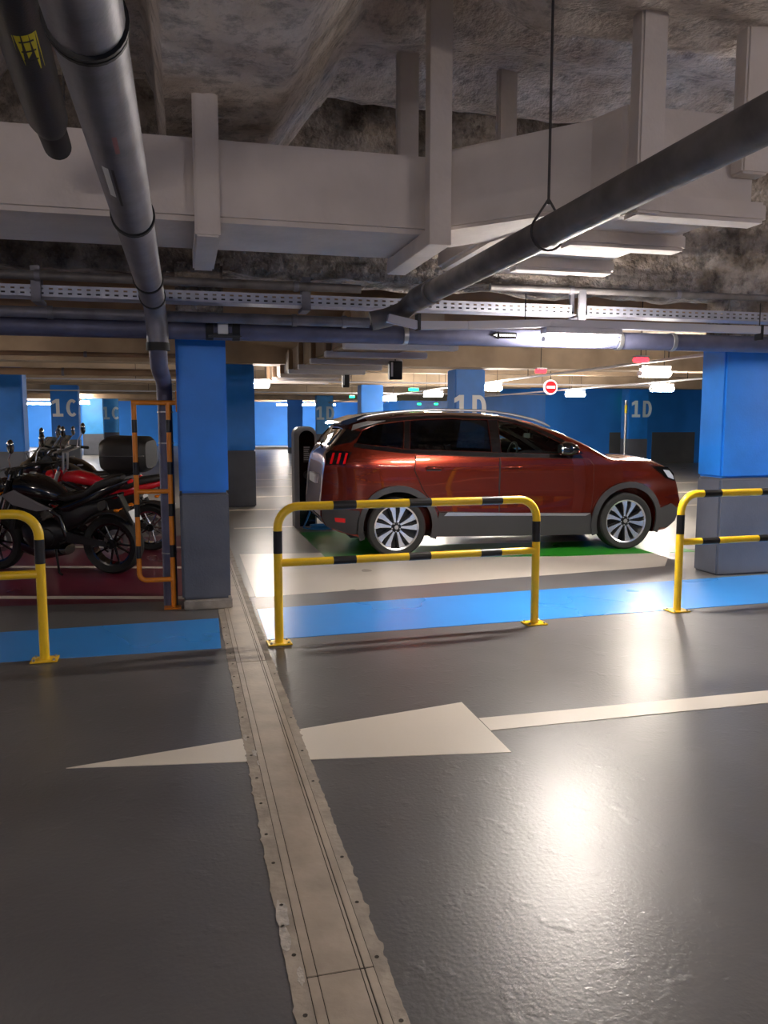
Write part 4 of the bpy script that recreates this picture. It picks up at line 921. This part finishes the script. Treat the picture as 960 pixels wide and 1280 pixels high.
    part(t, 'seat', MB().loft([((x, 0, z+up(x)), a_, b_) for x, z, a_, b_ in ((-0.16, 0.905, 0.06, 0.02), (-0.12, 0.90, 0.10, 0.045), (0.10, 0.865, 0.13, 0.05), (0.22, 0.81, 0.15, 0.045), (0.45, 0.80, 0.13, 0.035), (0.56, 0.82, 0.09, 0.03))], 16, 3), M_BKSEAT, 40)
    part(t, 'tail', MB().loft([((x, 0, z+up(x)), a_, b_) for x, z, a_, b_ in ((-0.24, 0.865, 0.04, 0.015), (-0.18, 0.845, 0.08, 0.035), (0.10, 0.78, 0.13, 0.06), (0.40, 0.71, 0.14, 0.07), (0.55, 0.68, 0.10, 0.05))], 14, 2.8), tail_m, 40)
    part(t, 'tail_lamp', MB().box((-0.235, 0, 0.85+up(-0.235)), (0.03, 0.10, 0.035)), M_REDLENS, 40, 0.008)
    rf = part(t, 'rear_fender', MB().box((-0.18, 0, 0.68), (0.02, 0.10, 0.34), Matrix.Rotation(R(24), 3, 'Y')), M_BLACKP, 40, 0.004)
    sub(rf, 'number_plate', MB().box((-0.265, 0, 0.62), (0.006, 0.19, 0.13), Matrix.Rotation(R(24), 3, 'Y')), M_WHITE, 40, 0.002)
    fe = [(wb+(Rr+0.03)*math.cos(R(a)), Rr+(Rr+0.03)*math.sin(R(a))) for a in range(20, 141, 10)]; fi = [(wb+(Rr+0.018)*math.cos(R(a)), Rr+(Rr+0.018)*math.sin(R(a))) for a in range(140, 19, -10)]
    part(t, 'front_fender', MB().prism(fe+fi, -0.07, 0.07, xz), tail_m, 40, 0.004)
    # front end
    part(t, 'headlamp', MB().loft([((hx+0.06, 0, 0.93), 0.07, 0.07), ((hx+0.14, 0, 0.91), 0.105, 0.10), ((hx+0.21, 0, 0.90), 0.10, 0.095)], 18, 2.3), tank_m if not panel_m else M_BKBLK, 40)
    part(t, 'headlamp_lens', MB().loft([((hx+0.205, 0, 0.90), 0.09, 0.085), ((hx+0.235, 0, 0.895), 0.06, 0.055)], 18, 2.3), M_LENS, 40)
    part(t, 'instrument_pod', MB().box((hx+0.06, 0, 1.06), (0.06, 0.16, 0.09), Matrix.Rotation(R(-35), 3, 'Y')), M_BLACKP, 40, 0.012)
    bh = 1.08+bar_h; bxx = hx-0.05
    bars = [(bxx-0.08, -0.38, bh-0.02), (bxx-0.03, -0.26, bh), (bxx+0.03, -0.10, bh-0.03), (bxx+0.03, 0.10, bh-0.03), (bxx-0.03, 0.26, bh), (bxx-0.08, 0.38, bh-0.02)]
    hb = part(t, 'handlebar', MB().tube(bars, 0.013, 10).tube([(hx+0.0, -0.06, 1.0), (bxx+0.03, -0.06, bh-0.03)], 0.014, 8).tube([(hx+0.0, 0.06, 1.0), (bxx+0.03, 0.06, bh-0.03)], 0.014, 8), M_STEEL if rim_m != M_BKBLK else M_BKENG, 50)
    for s in (-1, 1):
        sub(hb, 'grip', MB().tube([(bxx-0.035, s*0.27, bh), (bxx-0.085, s*0.39, bh-0.02)], 0.019, 10), M_BLACK, 50)
        sub(hb, 'lever', MB().tube([(bxx+0.02, s*0.24, bh-0.005), (bxx+0.04, s*0.30, bh-0.01), (bxx-0.01, s*0.42, bh-0.025)], [0.012, 0.008, 0.006], 8), M_STEEL, 50)
        mr = part(t, 'mirror', MB().tube([(bxx-0.02, s*0.22, bh), (bxx-0.03, s*0.25, bh+0.10), (bxx-0.08, s*0.27, bh+0.17)], 0.007, 8), M_CHROME, 50)
        sub(mr, 'mirror_head', MB().loft([((bxx-0.09-0.012, s*0.28, bh+0.23), 0.035, 0.055), ((bxx-0.09, s*0.28, bh+0.23), 0.052, 0.072), ((bxx-0.09+0.02, s*0.28, bh+0.23), 0.04, 0.06), ((bxx-0.09+0.032, s*0.28, bh+0.23), 0.015, 0.02)], 14, 2.4), M_BKBLK, 40)
    part(t, 'cables', MB().tube([(bxx+0.02, -0.22, bh), (hx+0.16, -0.12, bh-0.06), (hx+0.08, -0.07, 0.80), (wb-0.1, -0.08, 0.55)], 0.006, 6).tube([(bxx+0.02, 0.22, bh), (hx+0.16, 0.12, bh-0.05), (hx+0.06, 0.07, 0.80), (hx-0.1, 0.06, 0.7)], 0.006, 6), M_BLACK, 50)
    part(t, 'kickstand', MB().tube([(0.58, 0.13, 0.27), (0.50, 0.24, 0.05), (0.46, 0.25, 0.03)], 0.012, 8), M_BKENG, 50)
    if screen:
        bm_ = MB(); vs = []
        for j in range(7):
            for i in range(9):
                a = (i-4)/4; f = j/6
                vs.append((hx+0.22-0.30*f-0.09*a*a, a*(0.20-0.05*f*f), 1.02+0.36*f-0.02*a*a))
        bm_.add(vs, [(j*9+i, j*9+i+1, (j+1)*9+i+1, (j+1)*9+i) for j in range(6) for i in range(8)])
        part(t, 'windscreen', bm_, M_SCREEN, 60)
        part(t, 'front_fairing', MB().loft([((hx-0.05, 0, 0.98), 0.20, 0.14), ((hx+0.10, 0, 0.97), 0.24, 0.16), ((hx+0.24, 0, 0.94), 0.17, 0.12), ((hx+0.34, 0, 0.90), 0.06, 0.05)], 16, 2.4), tank_m, 40)
    if topbox:
        k = box_s; zc_ = 0.90+0.19*k
        tb = part(t, 'top_box', MB().loft([((-0.08-0.24*k, 0, zc_), 0.20*k, 0.14*k), ((-0.08-0.19*k, 0, zc_), 0.25*k, 0.18*k), ((-0.08+0.16*k, 0, zc_), 0.25*k, 0.19*k), ((-0.08+0.23*k, 0, zc_), 0.21*k, 0.15*k)], 20, 4), M_BLACKP, 40)
        sub(tb, 'box_seam', MB().loft([((-0.08-0.23*k, 0, zc_), 0.245*k, 0.008), ((-0.08-0.20*k, 0, zc_), 0.258*k, 0.008), ((-0.08+0.17*k, 0, zc_), 0.258*k, 0.008), ((-0.08+0.22*k, 0, zc_), 0.235*k, 0.008)], 20, 4), M_BKGRY, 40)
        sub(tb, 'box_rack', MB().tube([(0.15, -0.1, 0.89), (-0.25, -0.1, 0.90)], 0.012, 8).tube([(0.15, 0.1, 0.89), (-0.25, 0.1, 0.90)], 0.012, 8), M_BKENG, 50)
    return t
motorcycle('black naked motorcycle with grey side panel at the front of the bay', (-0.72, 8.74, 0), R(157), R(-5), 1.34, M_BKBLK, M_BKBLK, M_BKBLK, panel_m=M_BKGRY, bar_h=0.05, Rr=0.315, tyre=0.095, tail_up=0.12)
motorcycle('red retro motorcycle with chrome wheels behind the black one', (-0.40, 10.2, 0), R(163), R(-4), 1.36, M_BKRED, M_BKRED, M_CHROME, bar_h=0.17, Rr=0.29, tank_s=0.62)
motorcycle('dark touring motorcycle with windscreen and black top box', (-0.78, 11.4, 0), R(165), R(-3), 1.42, M_BKBLK, M_BKGRY, M_BKBLK, screen=True, topbox=True, bar_h=0.14, box_s=1.3)
motorcycle('black motorcycle with low bars at the back of the bay, behind the top box', (-0.80, 12.7, 0), R(165), R(-3), 1.38, M_BKBLK, M_BKGRY, M_STEEL, screen=True, bar_h=0.12)

# ================================================================== SIGNS, INDICATORS, CONDUITS
for i, (x, y) in enumerate(((6.72, None), (10.35, None))):
    t = thing('lighting_conduit', ('thin white conduit over the car bonnet carrying the aisle lamps', 'thin white conduit by the far wall carrying aisle lamps')[i], 'conduit', (x, 18, 2.46))
    part(t, 'tube', MB().tube([(x, 8.2 if i == 0 else 12, 2.46), (x, 40 if i == 0 else 26.8, 2.46)], 0.022, 8), M_TRUNK, 50, 0, True)
    for yy in (10.2, 15.0, 20.2, 25.6, 31.6, 38.5):
        if i and (yy < 12 or yy > 26.5): continue
        part(t, 'drop_rod', MB().tube([(x, yy, 2.46), (x, yy, soffit(yy))], 0.008, 6), M_WIRE, 50, 0, True)
for lab, yy in (('thin conduit crossing above the green indicators', 19.2), ('thin conduit crossing before the far 1D columns', 26.4)):
    t = thing('lighting_conduit', lab, 'conduit', (3, yy, 2.53)); part(t, 'tube', MB().tube([(-8, yy, 2.53), (12.6, yy, 2.53)], 0.02, 8), M_TRUNK, 50, 0, True)
    for x in (-6, -1, 4, 9): part(t, 'drop_rod', MB().tube([(x, yy, 2.53), (x, yy, soffit(yy)-0.01)], 0.006, 6), M_WIRE, 50, 0, True)
def indicator(label, u, v, m, wid=0.16, group=None):
    p = at(u, v, 2.40)
    t = thing('bay_indicator', label, 'indicator', p, 0, group)
    part(t, 'lens', MB().loft([((-wid/2, 0, 0), 0.05, 0.035), ((wid/2, 0, 0), 0.05, 0.035)], 12), m, 40)
    part(t, 'base', MB().bb((-wid/2-0.01, -0.05, 0.03), (wid/2+0.01, 0.05, 0.055)), M_TRUNK, 40, 0.004)
    part(t, 'drop_rod', MB().tube([(0, 0, 0.05), (0, 0, soffit(p[1])-2.40)], 0.006, 6), M_WIRE, 50)
indicator('green bay indicator beside the plain bright blue column', 440, 496, M_GREENL)
indicator('green bay indicator between the bright column and the 1D column', 517, 487, M_GREENL, 0.24)
indicator('small green bay indicator above the car roof, next to the plain bright column', 524, 505, M_GREENL)
indicator('small green bay indicator above the car roof, next to the numbered column', 545, 505, M_GREENL)
indicator('green bay indicator by the plain column behind the windscreen', 655, 504, M_GREENL)
indicator('green bay indicator below the no-entry sign', 703, 500, M_GREENL)
indicator('green bay indicator on the 1D column before the far wall', 795, 499, M_GREENL)
indicator('red bay indicator above the no-entry sign', 676, 464, M_REDL, 0.16)
indicator('red bay indicator beside the broad column', 801, 450, M_REDL, 0.18)
# hanging boxes
for lab, u, v, wd in (('black hanging sign box with white edge above the car roof', 494, 463, 0.19), ('narrow black hanging sign box beside the bright column', 432, 475, 0.12)):
    p = at(u, v, 2.31); t = thing('hanging_sign', lab, 'sign', p)
    part(t, 'box', MB().box((0, 0, 0), (wd, 0.10, 0.26)), M_BLACKP, 40, 0.008)
    part(t, 'white_edge', MB().box((-wd*.32, -0.052, 0.01), (wd*.16, 0.006, 0.20)), M_WHITE, 40)
    part(t, 'drop_rod', MB().tube([(0, 0, 0.12), (0, 0, soffit(p[1])-2.31)], 0.008, 6), M_WIRE, 50)
# no-entry sign
p = at(688, 484, 2.30); t = thing('no_entry_sign', 'small round red and white no-entry sign hanging by the lamps', 'sign', p)
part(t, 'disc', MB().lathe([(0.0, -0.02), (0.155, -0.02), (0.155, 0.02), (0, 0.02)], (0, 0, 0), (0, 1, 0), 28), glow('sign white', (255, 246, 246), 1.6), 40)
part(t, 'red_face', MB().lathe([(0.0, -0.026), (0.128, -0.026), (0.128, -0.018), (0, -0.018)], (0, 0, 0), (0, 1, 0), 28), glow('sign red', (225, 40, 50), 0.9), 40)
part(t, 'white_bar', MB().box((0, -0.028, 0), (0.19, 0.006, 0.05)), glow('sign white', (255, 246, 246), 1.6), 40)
part(t, 'drop_rod', MB().tube([(0, 0, 0.15), (0, 0, soffit(p[1])-2.30)], 0.008, 6), M_WIRE, 50)
# slim post before the far wall column
p = at_d(778, 25.5); t = thing('marker_post', 'slim grey post with yellow band before the far 1D column', 'post', (p[0], p[1], 0))
part(t, 'pole', MB().tube([(0, 0, 0), (0, 0, 2.25)], 0.04, 12), M_STEEL, 50); part(t, 'yellow_band', MB().tube([(0, 0, 1.85), (0, 0, 2.1)], 0.043, 12), M_YLAB, 50)
# wall-foot kerb by the far wall
tag(obj('wheel_stop', MB().bb((3.2, 46.0, 0), (6.6, 46.3, 0.14)).mesh('wheel_stop', M_WHITEF, 35, 0.03)), 'long pale kerb on the floor before the far blue wall', 'kerb')
